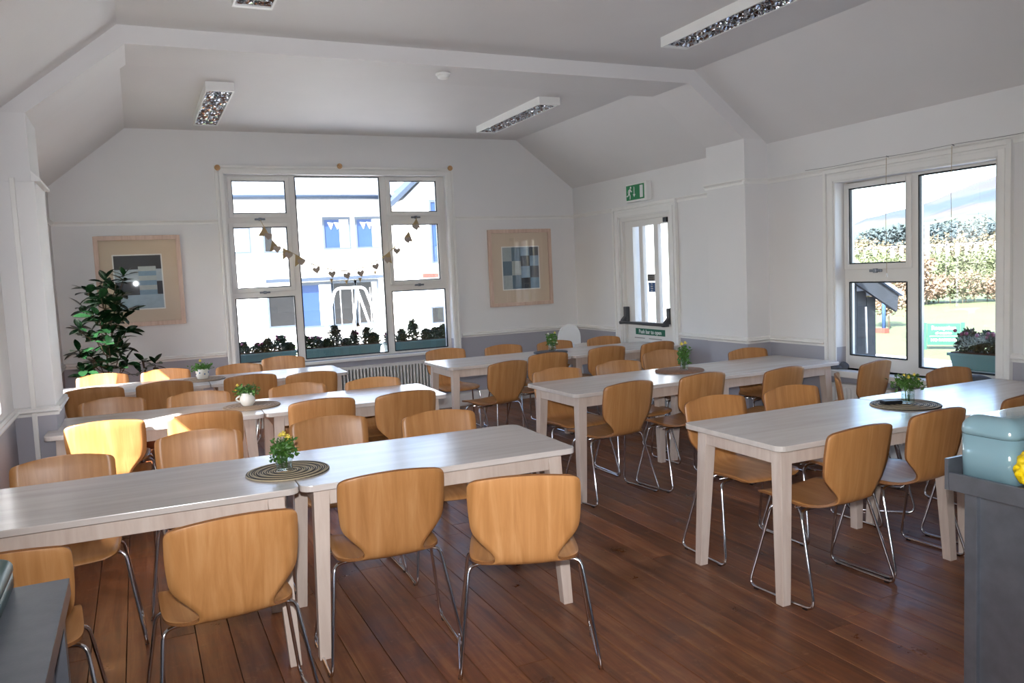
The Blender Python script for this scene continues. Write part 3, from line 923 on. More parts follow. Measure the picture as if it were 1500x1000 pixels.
chair(-.361, 6.975, -3, 'dark looking plywood chair back, first from the left at the back left table', GB)
chair(.146, 6.96, 0, 'dark looking plywood chair back, second from the left at the back left table', GB)
chair(.80, 6.90, 0, 'dark looking plywood chair back right behind the white jug, back left table', GB)
chair(1.26, 6.68, 0, 'dark looking plywood chair back at the right end of the back left table', GB)
chair(-.337, 8.08, 180, 'half sunlit plywood chair in front of the potted plant', GB)
chair(.184, 8.05, 180, 'plywood chair with a slanting sunlight edge, right of the potted plant', GB)
chair(.819, 7.93, 180, 'plywood chair facing the camera right of the small blue patterned pot', GB)
chair(1.298, 8.36, 168, 'plywood chair close under the left part of the back window', GB)
GC = 'chairs around the back right table'
chair(2.803, 6.12, 14, 'pulled out plywood chair with its seat showing, near left end of the back right table', GC)
chair(3.363, 6.46, 4, 'plywood chair back second from the left at the back right table', GC)
chair(4.033, 6.53, 3, 'plywood chair back third from the left at the back right table, below the high chair', GC)
chair(4.62, 6.53, 6, 'plywood chair back beside the emergency door at the back right table', GC)
chair(2.80, 7.70, 178, 'plywood chair facing the camera by the radiator, left end of the back right table', GC)
chair(3.389, 7.57, 180, 'plywood chair facing the camera below the right picture', GC)
chair(3.98, 7.55, 180, 'plywood chair facing the camera behind the small flower jar of the back right table', GC)
chair(4.577, 7.535, 181, 'plywood chair facing the camera, just right of the white high chair', GC)
GD = 'chairs around the middle right table'
chair(2.876, 4.39, 8, 'plywood chair back nearest the aisle, middle right table', GD)
chair(3.476, 4.39, 6, 'plywood chair back second from the aisle, below the cork mat, middle right table', GD)
chair(4.069, 4.24, 8, 'plywood chair back third from the aisle, middle right table', GD)
chair(4.754, 4.06, 12, 'plywood chair back standing right below the right window', GD)
chair(2.855, 5.40, 180, 'plywood chair facing the camera at the aisle end behind the middle right table', GD)
chair(3.438, 5.45, 180, 'plywood chair facing us, second from the aisle behind the middle right table', GD)
chair(4.14, 5.86, 186, 'plywood chair just left of the tall flower jar, drawn back from the middle right table', GD)
chair(4.73, 5.42, 180, 'plywood chair facing the camera in front of the wall pilaster', GD)
GE = 'chairs around the front right table'
chair(2.863, 2.52, 3, 'plywood chair back at the aisle end of the front right table', GE)
chair(3.449, 2.58, 3, 'plywood chair back between the first chair and the blue bread bin, front right table', GE)
chair(4.15, 2.60, 3, 'plywood chair back cut by the right edge above the blue bread bin', GE)
chair(2.893, 3.60, 180, 'plywood chair facing the camera at the aisle end behind the front right table', GE)
chair(3.456, 3.60, 180, 'plywood chair facing us, second from the aisle behind the front right table', GE)
chair(4.02, 3.77, 224, 'plywood chair turned sideways so only its edge shows, behind the front right table', GE)
chair(4.736, 3.53, 180, 'plywood chair facing the camera below the outside flower trough, front right table', GE)

# ------------------------------------------------------------------ tables
TD = .705
def mk_table(L):
    t = thing('dining_table', '', 'table')
    r = .045
    poly = []
    for cx, cy, a0 in ((L - r, TD - r, 0), (r, TD - r, 90), (r, r, 180), (L - r, r, 270)):
        for k in range(7):
            a = R(a0 + k * 15); poly.append((cx + r * math.cos(a), cy + r * math.sin(a)))
    obj('tabletop', MB().prism(poly, 2, .714, .74), M_table, t, bevel=.003)
    i, a, zt = .058, .020, .714
    lt, lb, ot, ob = .066, .046, .056, .034
    for sx in (0, 1):
        for sy in (0, 1):
            def c(o, w, z):
                x0 = o if sx == 0 else L - o - w; y0 = o if sy == 0 else TD - o - w
                return [(x0, y0, z), (x0 + w, y0, z), (x0 + w, y0 + w, z), (x0, y0 + w, z)]
            obj('leg', MB().hexa(c(ob, lb, 0) + c(ot, lt, zt)), M_tleg, t, bevel=.003)
    za = .640
    e = ot + lt - .002
    obj('apron_board', MB().box((e, i, za), (L - e, i + a, zt)), M_tleg, t, bevel=.002)
    obj('apron_board', MB().box((e, TD - i - a, za), (L - e, TD - i, zt)), M_tleg, t, bevel=.002)
    obj('apron_board', MB().box((i, e, za), (i + a, TD - e, zt)), M_tleg, t, bevel=.002)
    obj('apron_board', MB().box((L - i - a, e, za), (L - i, TD - e, zt)), M_tleg, t, bevel=.002)
    return t
def table_row(px, py, th, L, from_right, labels, gap=.004, L2=None):
    a = R(th); ca, sa = math.cos(a), math.sin(a)
    root = mk_table(L)
    for k in range(2):
        off = k * (L + gap) if not from_right else -(k + 1) * L - k * gap
        if k == 1 and L2: off += L - L2
        o = root if k == 0 else (mk_table(L2) if L2 else dup(root))
        o.location = (px + off * ca, py + off * sa, 0); o.rotation_euler = (0, 0, a)
        tag(o, labels[k], 'table', 'whitewashed dining tables in pairs')
table_row(1.77, 3.168, -1.45, 1.240, True, ['right half of the front left pair of whitewashed tables', 'left half of the front left pair of tables, reaching the left picture edge'], L2=1.20)
table_row(1.879, 5.132, -1.374, 1.21, True, ['right half of the middle left pair of tables, white in the window light', 'left half of the middle left pair of tables, with a bright sun patch'])
table_row(1.637, 6.998, -.99, 1.14, True, ['right half of the back left pair of tables, by the radiator', 'left half of the back left pair of tables, sunlit at its left end'])
table_row(2.427, 6.581, .198, 1.25, False, ['left half of the back right pair of tables', 'right half of the back right pair of tables, in front of the emergency door'])
table_row(2.529, 4.523, 1.264, 1.208, False, ['left half of the middle right pair of tables, aisle end', 'right half of the middle right pair of tables, reaching towards the right window'])
table_row(2.484, 2.64, -.70, 1.21, False, ['left half of the front right pair of tables, aisle end', 'right half of the front right pair of tables, behind the bread bin'])

# ------------------------------------------------------------------ table centrepieces
ZT = .7405
def ring_mat(x, y, r, m, label, ridged=True):
    prof = [(0.0, 0.0), (r, 0.0)]
    if ridged:
        n = 12; prof = [(.001, .0005), (r - .002, .0005), (r, .003)]
        for k in range(n):
            rr = r - .002 - k * (r - .006) / n; st = (r - .006) / n
            prof += [(rr, .0065), (rr - st * .35, .0085), (rr - st * .7, .0065), (rr - st * .95, .0045)]
        prof.append((.0005, .006))
    else:
        prof = [(.001, .0005), (r - .002, .0005), (r, .003), (r, .009), (r - .003, .0115), (.0005, .0115)]
    o = obj('placemat', MB().lathe(prof, n=48), m); o.location = (x, y, ZT)
    tag(o, label, 'placemat', 'round table mats'); return o
ring_mat(.531, 3.503, .175, M_matd, 'dark round ringed rush mat on the front left table')
ring_mat(.636, 5.541, .185, M_matn, 'tan round woven mat under the white jug')
ring_mat(.469, 7.449, .185, M_matn, 'tan round woven mat under the blue patterned pot, back left table')
ring_mat(3.67, 7.03, .17, M_slatemat, 'dark smooth round mat on the back right table', False)
ring_mat(3.71, 4.995, .185, M_cork, 'red brown cork round mat on the middle right table', False)
ring_mat(3.716, 3.005, .178, M_matd, 'dark round ringed rush mat on the front right table')

def leaf_mesh(L, W, cup=.2, m=M_leaf, name='leaf'):
    prof = [(0, .02), (.15, .5), (.4, .95), (.65, .95), (.85, .6), (1, .05)]
    mb = MB(); vs = []
    for t_, w_ in prof:
        vs += [(-w_ * W / 2, t_ * L, cup * W * w_ * .5 - .15 * L * t_ * t_), (0, t_ * L, -.15 * L * t_ * t_), (w_ * W / 2, t_ * L, cup * W * w_ * .5 - .15 * L * t_ * t_)]
    fs = []
    for i in range(len(prof) - 1):
        a = i * 3; fs += [(a, a + 1, a + 4, a + 3), (a + 1, a + 2, a + 5, a + 4)]
    mb.add(vs, fs, 0, True)
    return mb.mesh(name, [m])
def scatter_leaves(name, n, fn, size, m, parent, cards=True):
    """a soft mass of many tiny leaves as one part"""
    mb = MB()
    for k in range(n):
        c = Vector(fn(k)); s_ = size * random.uniform(.6, 1.3)
        d = Vector((random.gauss(0, 1), random.gauss(0, 1), random.gauss(0, .7))).normalized()
        e = d.cross(Vector((random.gauss(0, 1), random.gauss(0, 1), random.gauss(0, 1)))).normalized()
        nn = d.cross(e)
        mb.add([c, c + d * s_ * .5 + e * s_ * .3 + nn * s_ * .1, c + d * s_, c + d * s_ * .5 - e * s_ * .3 + nn * s_ * .1], [(0, 1, 2), (0, 2, 3)])
    return obj(name, mb, m, parent)
def bouquet(t, z0, z1, spread, heads, n=120, seedv=1, fol=.03, rad=.05, side=0.):
    random.seed(seedv)
    for k in range(7):
        a = random.uniform(0, 2 * PI); e = spread * random.uniform(.4, 1)
        p = [(math.cos(a) * .01, math.sin(a) * .01, .012), (math.cos(a) * .015, math.sin(a) * .015, z0), (math.cos(a) * e * .6, math.sin(a) * e * .6, (z0 + z1) / 2), (math.cos(a) * e, math.sin(a) * e, z1 * .95)]
        obj('stem', MB().tube(p, .0016, 5), M_gstem, t)
    def fn(k):
        a = random.uniform(0, 2 * PI); rr = rad * math.sqrt(random.random()); h = random.random()
        return (math.cos(a) * rr + side * random.choice((-1, 1)) * random.random() ** 2, math.sin(a) * rr, z0 + (z1 - z0) * h)
    o = scatter_leaves('foliage', n, fn, fol, M_leaf, t); o['kind'] = 'stuff'
    for (x, y, z, r, m) in heads:
        r *= 1.25
        mb = MB()
        for k in range(3):
            for j in range(6):
                a = 2 * PI * j / 6 + k * .5; rr = r * (1 - .28 * k); lift = r * .35 * k
                c = Vector((x, y, z + lift)); d = Vector((math.cos(a), math.sin(a), .45 + .3 * k)).normalized(); e = Vector((-math.sin(a), math.cos(a), 0))
                mb.add([c, c + d * rr * .6 + e * rr * .35, c + d * rr, c + d * rr * .6 - e * rr * .35], [(0, 1, 2, 3)])
        mb.ball((x, y, z + r * .3), r * .4, 6)
        obj('flower', mb, m, t)
        obj('stem', MB().tube([(x * .3, y * .3, z0 * .8), (x, y, z)], .0015, 5), M_gstem, t)
def jar(t, r, h, neck=True):
    prof = [(.001, 0), (r * .95, 0), (r, .006), (r, h * .72), (r * .86, h * .84), (r * .86, h), (r * .80, h), (r * .80, h * .84), (r * .93, h * .70), (r * .93, .010), (.001, .008)]
    obj('glass_body', MB().lathe(prof, n=20), M_vase, t)
    obj('water', MB().lathe([(.001, .0085), (r * .90, .0105), (r * .90, h * .5), (.001, h * .5)], n=16), M_vase, t)
Y_, Wp = M_yel, M_wpet
t = thing('flower_jar', 'glass jar of greenery with pale yellow flowers on the front left table', 'flower vase', (.515, 3.49, ZT + .009)); jar(t, .036, .075)
bouquet(t, .05, .135, .05, [(.005, 0, .15, .018, Y_), (.025, .01, .135, .016, Y_), (-.005, .02, .145, .014, Y_), (.02, -.02, .12, .014, Y_)], 420, 11, .022, .05)
t = thing('flower_jar', 'small jar of white flowers on the dark slate mat, back right table', 'flower vase', (3.69, 7.03, ZT + .012)); jar(t, .038, .085)
bouquet(t, .06, .165, .05, [(-.04, 0, .17, .014, Wp), (.03, -.01, .175, .016, Y_), (-.03, -.03, .12, .012, Wp), (.0, -.04, .09, .012, Wp), (.04, -.03, .08, .012, Wp)], 260, 12, .024, .052)
t = thing('flower_jar', 'tall narrow jar of cream flowers on the cork mat', 'flower vase', (3.73, 4.96, ZT + .012)); jar(t, .032, .10)
bouquet(t, .05, .175, .045, [(-.02, 0, .19, .020, Y_), (.022, .01, .195, .018, Y_)], 260, 13, .024, .042)
t = thing('flower_jar', 'glass jar with wide spreading greenery on the front right table', 'flower vase', (3.73, 3.0, ZT + .009)); jar(t, .034, .10)
bouquet(t, .085, .15, .08, [(-.02, -.02, .14, .014, Y_), (.05, .0, .145, .013, Y_), (.07, -.01, .12, .012, Y_), (-.03, 0, .15, .012, Y_)], 260, 14, .024, .045, .09)
t = thing('phone', 'small black rectangular case lying beside the spreading jar', 'case', (3.655, 3.045, ZT + .009), R(-20)); obj('case_body', MB().box((-.05, -.028, 0), (.05, .028, .018)), M_black, t, bevel=.004); obj('case_flap', MB().box((-.046, -.024, .018), (.046, .024, .020)), M_slatemat, t)
# white jug
t = thing('jug', 'white glazed jug with a handle holding greenery, middle left table', 'jug', (.61, 5.53, ZT + .009))
obj('jug_body', MB().lathe([(.001, 0), (.030, 0), (.034, .004), (.046, .022), (.050, .042), (.046, .062), (.040, .078), (.044, .088), (.041, .088), (.036, .078), (.042, .06), (.045, .042), (.04, .022), (.001, .008)], n=28), M_ceram, t)
obj('handle', MB().tube([(-.040 - .03 * math.sin(PI * k / 10), 0, .072 - .044 * k / 10) for k in range(11)], .006, 8), M_ceram, t)
bouquet(t, .075, .13, .05, [(-.058, -.01, .135, .015, Y_), (-.07, 0, .105, .009, Y_)], 220, 15, .026, .05, .04)
t = thing('flower_pot', 'small white pot with blue pattern and trailing leaves, back left table', 'flower pot', (.463, 7.44, ZT + .009))
obj('pot_body', MB().lathe([(.001, 0), (.042, 0), (.046, .004), (.054, .035), (.054, .07), (.050, .088), (.046, .088), (.048, .06), (.001, .05)], n=28), M_ceram, t)
mb = MB()
for k in range(8):
    a = k * PI / 4 + .3
    mb.ball((math.cos(a) * .0525, math.sin(a) * .0525, .045 + .012 * (k % 2)), .007, 6)
obj('glaze_pattern', mb, M_ceramb, t)
bouquet(t, .08, .125, .06, [(-.01, 0, .15, .018, Y_)], 260, 16, .028, .055, .06)

# ------------------------------------------------------------------ high chair
t = thing('high_chair', 'white plastic high chair with a domed back beside the far corner', 'high chair', (4.47, 7.95, 0), PI)
poly = [(-.145, .56), (.145, .56)] + [(.145 * math.cos(a), .78 + .15 * math.sin(a)) for a in [PI * k / 14 for k in range(15)]]
obj('backrest', MB().prism(poly, 1, -.145, -.12), M_white, t, bevel=.008)
obj('seat', MB().box((-.16, -.13, .53), (.16, .15, .56)), M_white, t, bevel=.01)
obj('tray', MB().box((-.20, .13, .70), (.20, .34, .725)).box((-.20, .10, .725), (-.18, .34, .745)).box((.18, .10, .725), (.20, .34, .745)).box((-.20, .32, .725), (.20, .34, .745)), M_white, t, bevel=.005)
for s in (-1, 1):
    obj('armrest', MB().box((s * .17 - .012, -.13, .56), (s * .17 + .012, .16, .70)), M_white, t, bevel=.006)
    for q in (-1, 1):
        obj('leg', MB().tube([(s * .13, q * .10, .54), (s * .22, q * .22, .0)], .014, 8), M_white, t)

# ------------------------------------------------------------------ radiators
def radiator(name, W, H, loc, rz, label):
    t = thing(name, label, 'radiator', loc, rz)
    mb = MB(); n = int(W / .0385); 
    pts = []
    for k in range(n):
        x = k * W / n; q = W / n
        pts += [(x, .0), (x + q * .18, .016), (x + q * .55, .016), (x + q * .75, .0)]
    pts.append((W, 0))
    vs = []; fs = []
    for z in (.02, H - .03):
        vs += [(p[0], -p[1] - .055, z) for p in pts]
    m = len(pts)
    fs = [(i, i + 1, i + 1 + m, i + m) for i in range(m - 1)]
    mb.add(vs, fs); mb.box((0, -.055, 0), (W, -.05, H - .01)); mb.box((0, -.072, .0), (W, -.05, .022)); mb.box((0, -.072, H - .032), (W, -.05, H - .012))
    obj('ribbed_panel', mb, M_trim, t)
    obj('top_grille', MB().box((-.004, -.074, H - .012), (W + .004, -.004, H)), M_trim, t, bevel=.003)
    obj('end_panel', MB().box((-.006, -.072, .0), (-.001, -.004, H - .01)), M_trim, t); obj('end_panel', MB().box((W + .001, -.072, .0), (W + .006, -.004, H - .01)), M_trim, t)
    obj('valve', MB().tube([(W + .03, -.035, -.15), (W + .03, -.035, .05), (W + .005, -.035, .06)], .009, 8).tube([(W + .03, -.035, .05), (W + .03, -.035, .11)], .017, 10), M_white, t)
radiator('radiator', 1.9, .42, (1.15, YB - .002, .16), 0, 'long white panel radiator under the back window')
radiator('radiator', 1.3, .42, (XR - .002, 4.72, .14), -PI / 2, 'white panel radiator under the right window')

# ------------------------------------------------------------------ bunting, knobs, cords
random.seed(21)
t = thing('bunting', 'hessian heart bunting hanging across the back window', 'bunting', (0, YB - .035, 0))
bp = [(1.237, 2.225), (1.297, 2.102), (1.379, 1.964), (1.495, 1.895), (1.626, 1.818), (1.781, 1.725), (1.948, 1.674), (2.113, 1.652), (2.267, 1.669), (2.443, 1.738), (2.581, 1.81), (2.698, 1.906), (2.834, 2.026), (2.94, 2.171), (2.975, 2.225)]
cur = crm(bp, 4)
obj('string', MB().tube([(x, 0, z) for x, z in cur], .003, 5), M_hess, t)
def heart(c, s, y0, y1, mb):
    pts = []
    for k in range(18):
        a = 2 * PI * k / 18
        pts.append((c[0] + s * 16 * math.sin(a) ** 3 / 17, c[1] + s * (13 * math.cos(a) - 5 * math.cos(2 * a) - 2 * math.cos(3 * a) - math.cos(4 * a)) / 17))
    mb.prism(pts, 1, y0, y1)
for k in range(1, 14):
    x, z = bp[k]; x0, z0 = bp[k - 1]; x1, z1 = bp[k + 1]
    dx, dz = x1 - x0, z1 - z0; l = math.hypot(dx, dz); dx /= l; dz /= l
    tw = random.uniform(-.35, .35) if 3 < k < 11 else random.uniform(.4, .9)
    wv = .058
    vs = [(-wv, 0), (wv, 0), (0, -.13)]
    fl_m = MB()
    pr = MB(); pr.add([(-wv * 1.0, -.004, -.006), (wv, -.004, -.006), (wv, .003, .004), (-wv, .003, .004)], [(0, 1, 2, 3)])
    mbf = MB(); mbf.prism([(-wv, .004), (wv, .004), (wv, -.008), (-wv, -.008)], 1, -.004, .004)
    pen = obj('pennant', (MB().prism([(-wv, 0), (wv, 0), (0, -.12)], 1, -.0015, .0015)) if k in (1, 2, 3, 4, 10, 12, 13) else mbf, M_hess, t)
    pen.location = (x, -.004, z); pen.rotation_euler = (0, -math.atan2(dz, dx), tw * .8 if k in (1, 2, 3, 4, 12, 13) else 0)
    hm = MB(); heart((0, 0), .046, -.003, .003, hm)
    h = obj('felt_heart', hm, M_heart, t); h.location = (x + .01, -.02, z - .055); h.rotation_euler = (0, random.uniform(-.3, .3), 0)
    if 5 < k < 10:
        h2 = obj('pennant_tip', MB().prism([(-.02, 0), (.02, 0), (0, -.05)], 1, -.001, .001), M_hess, t); h2.location = (x, -.012, z - .105)
for x, z, lb in ((.85, 2.758, 'left end'), (2.117, 2.79, 'middle'), (3.407, 2.785, 'right end')):
    t = thing('curtain_pole_knob', 'small bare wooden knob above the back window, ' + lb, 'knob', (x, YB - .03, z))
    obj('knob_base', MB().tube([(0, .03, 0), (0, .0, 0)], .018, 12), M_knob, t)
    obj('knob_ball', MB().ball((0, -.015, 0), .030, 10), M_knob, t)
for y, zt, zb, lb in ((4.21, 2.26, 1.42, 'left'), (3.69, 2.26, 1.66, 'right')):
    t = thing('pull_cord', 'thin blind cord with a small toggle, %s of the two on the right window' % lb, 'cord', (XR - .035, y, 0), 0)
    obj('cord', MB().tube([(0, 0, zt), (-.004, .003, (zt + zb) / 2), (0, 0, zb)], .0016, 5), M_hess, t)
    obj('toggle', MB().lathe([(.001, -.03), (.008, -.028), (.004, 0), (.001, .001)], (0, 0, zb), 8), M_white, t)
    obj('cord_hook', MB().tube([(.03, 0, zt), (0, 0, zt + .01)], .003, 6), M_steel, t)
t = thing('cable', 'thin grey cable running along the picture rail over the right window', 'cable', (XR - .03, 0, 0))
obj('cable_run', MB().tube([(0, y, 2.266 + .003 * math.sin(y * 9)) for y in [5.0 - .1 * k for k in range(32)]], .0018, 5), M_greylabel, t)
def rock(name, loc, s, label, m=M_stone):
    bm = bmesh.new(); bmesh.ops.create_icosphere(bm, subdivisions=3, radius=1)
    for v in bm.verts:
        k = 1 + .12 * math.sin(v.co.x * 4 + 1) + .1 * math.sin(v.co.y * 5) ; v.co = Vector((v.co.x * s[0] * k, v.co.y * s[1] * k, max(-.6, v.co.z) * s[2]))
    me = bpy.data.meshes.new(name); bm.to_mesh(me); bm.free(); me.materials.append(m)
    for p in me.polygons: p.use_smooth = True
    o = link(name, me, None, (loc[0], loc[1], loc[2] + .6 * s[2])); tag(o, label, 'stone'); return o
rock('pebble', (XR - .03, 4.735, W2[2]), (.05, .075, .022), 'flat grey stone on the sill of the right window')
rock('pebble', (XR + .01, 4.66, W2[2]), (.035, .04, .036), 'rounder grey stone on the right window sill behind the flat stone')
rock('pebble', (XR + .0, 3.52, W2[2]), (.05, .09, .04), 'dark grey stone at the near end of the right window sill')

# ------------------------------------------------------------------ potted plants
random.seed(5)
def tree_plant(loc, label, tips, potr, poth, trunk_top, leafL=(.10, .15)):
    t = thing('potted_plant', label, 'potted plant', loc)
    p = obj('pot', MB().lathe([(.001, 0), (potr * .75, 0), (potr, poth), (potr * 1.06, poth), (potr * 1.06, poth + .02), (potr * .95, poth + .02), (potr * .9, poth - .02), (.001, poth - .02)], n=24), M_pot, t)
    trunk = crm([(0, 0, poth - .05), (.01, .01, .55), (-.03, .0, .85), (.0, .0, trunk_top)], 4)
    obj('trunk', MB().tube(trunk, [.012 - .0005 * k for k in range(len(trunk))], 8), M_stem, t)
    lm = [leaf_mesh(l, l * .5, .2, M_leafd) for l in (leafL[0], (leafL[0] + leafL[1]) / 2, leafL[1])]
    for (x, y, z, n) in tips:
        base = Vector((0, 0, max(poth, min(trunk_top, z - .12))))
        tip = Vector((x, y, z))
        mid = (base + tip) / 2 + Vector((x * .15, y * .15, -.03))
        obj('branch', MB().tube(crm([tuple(base), tuple(mid), tuple(tip)], 4), .0045, 6), M_stem, t)
        a0 = random.random() * 6
        for k in range(n):
            a = a0 + k * 2 * PI / n + random.uniform(-.2, .2)
            el = random.uniform(-.55, .6) if k % 3 else random.uniform(.2, 1.1)
            o = link('leaf', random.choice(lm), t, tip + Vector((random.uniform(-.01, .01), random.uniform(-.01, .01), random.uniform(-.03, .03))))
            o.rotation_euler = (el, random.uniform(-.5, .5), a)
    return t
tips = []
for (px, pz, n) in [(-.26, 1.62, 6), (-.10, 1.66, 6), (-.42, 1.55, 7), (-.30, 1.48, 8), (-.16, 1.50, 7), (-.46, 1.38, 7), (-.20, 1.36, 8), (-.08, 1.34, 7), (-.34, 1.30, 8), (-.50, 1.20, 7),
                    (-.22, 1.22, 7), (-.12, 1.16, 7), (-.38, 1.10, 7), (-.27, 1.04, 7), (-.52, 1.0, 7), (-.16, .98, 6), (-.42, .90, 7), (-.14, .86, 6), (-.50, .80, 7)]:
    tips.append((px + .27, random.uniform(-.12, .12), pz, n + 2)); tips.append(((px + .27) * .6, random.uniform(-.12, .02), pz - .05, n - 1))
tree_plant((-.27, 8.42, 0), 'tall dark leaved potted plant in the back left corner', tips, .15, .28, 1.45, (.115, .16))
tree_plant((.03, 8.55, 0), 'smaller dark leaved plant low beside the tall potted plant', [(-.02, 0, .86, 8), (.08, .02, .80, 7), (-.06, -.02, .74, 6)], .10, .22, .70, (.11, .14))

# ------------------------------------------------------------------ steel counters and bins
t = thing('steel_counter', 'stainless steel counter with a raised end lip at the right edge', 'counter', (0, 0, 0))
X0c, Y1c, zt = 2.145, 1.60, .90
mb = MB()
mb.box((X0c + .0125, -.9, zt - .050), (X0c + .8, Y1c - .0125, zt - .010)); mb.box((X0c, -.9, zt - .052), (X0c + .012, Y1c - .013, zt + .002)); mb.box((X0c - .0005, Y1c - .012, zt - .0525), (X0c + .8, Y1c, zt + .042))
obj('worktop', mb, M_steel, t, bevel=.0015)
obj('side_panel', MB().box((X0c + .055, -.85, .06), (X0c + .075, Y1c - .075, zt - .052)), M_steel, t)
obj('back_panel', MB().box((X0c + .08, Y1c - .085, .06), (X0c + .78, Y1c - .075, zt - .052)), M_steel, t)
for yy in (Y1c - .075, -.85):
    obj('leg', MB().box((X0c + .04, yy - .0, 0), (X0c + .08, yy + .04, zt - .052)), M_steel, t, bevel=.003)
    obj('leg', MB().box((X0c + .74, yy - .0, 0), (X0c + .78, yy + .04, zt - .052)), M_steel, t, bevel=.003)
t = thing('steel_counter', 'stainless steel counter top in the bottom left corner', 'counter', (0, 0, 0))
mb = MB(); mb.box((-1.25 + .60, -.9, zt - .04), (-.19, 2.065, zt)); obj('worktop', mb, M_steel, t, bevel=.0015)
obj('side_panel', MB().box((-.24, -.85, .06), (-.225, 2.0, zt - .04)), M_steel, t)
obj('end_panel', MB().box((-.63, 1.985, .06), (-.24, 2.0, zt - .04)), M_steel, t)
for yy in (1.96, -.85):
    obj('leg', MB().box((-.235, yy, 0), (-.2, yy + .035, zt - .04)), M_steel, t); obj('leg', MB().box((-.64, yy, 0), (-.605, yy + .035, zt - .04)), M_steel, t)

def bin_mesh(W, D, H, r, z0, z1, top_r=0., n=8):
    """rounded-corner tin body between z0 and z1, rounded over at the top when top_r"""
    mb = MB(); rings = [(z0, 0)]
    if top_r:
        for k in range(n + 1):
            a = PI / 2 * k / n; rings.append((z1 - top_r + top_r * math.sin(a), top_r * (1 - math.cos(a))))
    else: rings.append((z1, 0))
    vs = []; cnt = 0
    for z, ins in rings:
        rr = max(.004, r - ins * .8); hw, hd = W / 2 - ins, D / 2 - ins; cnt = 0
        for cx, cy, a0 in ((hw - rr, hd - rr, 0), (-hw + rr, hd - rr, 90), (-hw + rr, -hd + rr, 180), (hw - rr, -hd + rr, 270)):
            for k in range(7):
                a = R(a0 + k * 15); vs.append((cx + rr * math.cos(a), cy + rr * math.sin(a), z)); cnt += 1
    fs = []
    for i in range(len(rings) - 1):
        for j in range(cnt): fs.append((i * cnt + j, i * cnt + (j + 1) % cnt, (i + 1) * cnt + (j + 1) % cnt, (i + 1) * cnt + j))
    mb.add(vs, fs, 0, True)
    mb.f.append(tuple(range(cnt))[::-1]); mb.m.append(0); mb.sm.append(False)
    o_ = (len(rings) - 1) * cnt
    mb.f.append(tuple(range(o_, o_ + cnt))); mb.m.append(0); mb.sm.append(True)
    return mb
def bread_bin(loc, rz, W, D, H, m, label):
    t = thing('bread_bin', label, 'bread bin', loc, rz)
    obj('body', bin_mesh(W, D, H, .035, 0, H * .69), m, t)
    obj('lid', bin_mesh(W + .004, D + .004, H, .037, H * .70, H, .045), m, t)
    obj('lid_seam', bin_mesh(W - .004, D - .004, H, .034, H * .688, H * .702), M_black, t)
bread_bin((X0c + .195, Y1c - .105, zt - .009), 0, .335, .172, .185, M_teal, 'pale blue enamel bread bin on the right steel counter')
t = thing('storage_tin', 'low dark green tin at the left edge on the steel counter', 'tin', (-.466, 1.93, zt + .001)); obj('body', bin_mesh(.33, .36, .05, .035, 0, .034), M_dkgreen, t); obj('lid', bin_mesh(.334, .364, .05, .037, .035, .06, .018), M_dkgreen, t)
bm = bmesh.new(); bmesh.ops.create_icosphere(bm, subdivisions=4, radius=1)
random.seed(3)
for v in bm.verts:
    n_ = .12 * math.sin(v.co.z * 9 + v.co.x * 7) * math.cos(v.co.y * 8) + .08 * math.sin(v.co.x * 17 + v.co.z * 13)
    v.co = Vector((v.co.x * .052, v.co.y * .038, max(-.8, v.co.z) * .055)) * (1 + n_)
me = bpy.data.meshes.new('yellow_cloth'); bm.to_mesh(me); bm.free(); me.materials.append(M_yelbag)
for p in me.polygons: p.use_smooth = True
o = link('cloth_bundle', me, None, (X0c + .050, Y1c - .232, zt + .050)); tag(o, 'crumpled yellow cloth beside the blue bread bin at the right edge', 'cloth')

# ------------------------------------------------------------------ outside: ground, planters, buildings
ZG = -.9
gr = MB().box((-60, -60, ZG - .3), (600, 400, ZG)); o = obj('lawn', gr, M_grass); o['kind'] = 'structure'; o['label'] = 'green lawn outside'
mb = MB().box((XR + .3, -8, ZG), (16.5, 40, ZG + .02)); o = obj('path', mb, M_path); o['kind'] = 'structure'
mb = MB().box((-20, 9.3, ZG), (XR + .3, 40, ZG + .015)); o = obj('yard', mb, M_path); o['kind'] = 'structure'
# building plinth below floor level
o = obj('plinth', MB().box((XL - .26, YF - .15, ZG), (XR + .26, YB + .26, -.13)), M_render); o['kind'] = 'structure'

random.seed(31)
def trough(loc, rz, W, label, plants):
    t = thing('flower_trough', label, 'planter', loc, rz)
    H = .12
    mb = MB(); D0, D1 = .13, .17
    mb.hexa([(0, -D0 / 2, 0), (W, -D0 / 2, 0), (W, D0 / 2, 0), (0, D0 / 2, 0), (-.02, -D1 / 2, H), (W + .02, -D1 / 2, H), (W + .02, D1 / 2, H), (-.02, D1 / 2, H)])
    mb.box((-.03, -D1 / 2 - .01, H - .02), (W + .03, D1 / 2 + .01, H))
    obj('trough_box', mb, M_trough, t, bevel=.004)
    obj('soil', MB().box((-.01, -D1 / 2 + .01, H), (W + .01, D1 / 2 - .01, H + .006)), M_stem, t)
    for (x, h, r, m, fm) in plants:
        def fn(k, x=x, h=h, r=r):
            a = random.uniform(0, 2 * PI); hh = random.random() ** .8
            rr = r * math.sqrt(random.random()) * math.sin(PI * min(.95, .25 + hh * .75)) ** .6
            return (x + math.cos(a) * rr, math.sin(a) * rr * .8, H + h * hh)
        o = scatter_leaves('bushy_plant', int(420 + 2200 * h), fn, .03, m, t); o['kind'] = 'stuff'
        if fm:
            mb = MB()
            for k in range(6): mb.ball((x + random.uniform(-r, r) * .7, random.uniform(-r, r) * .5 - .02, H + h * random.uniform(.75, 1.02)), .014, 5)
            obj('blossom', mb, fm, t)
    return t
zs_ = .665
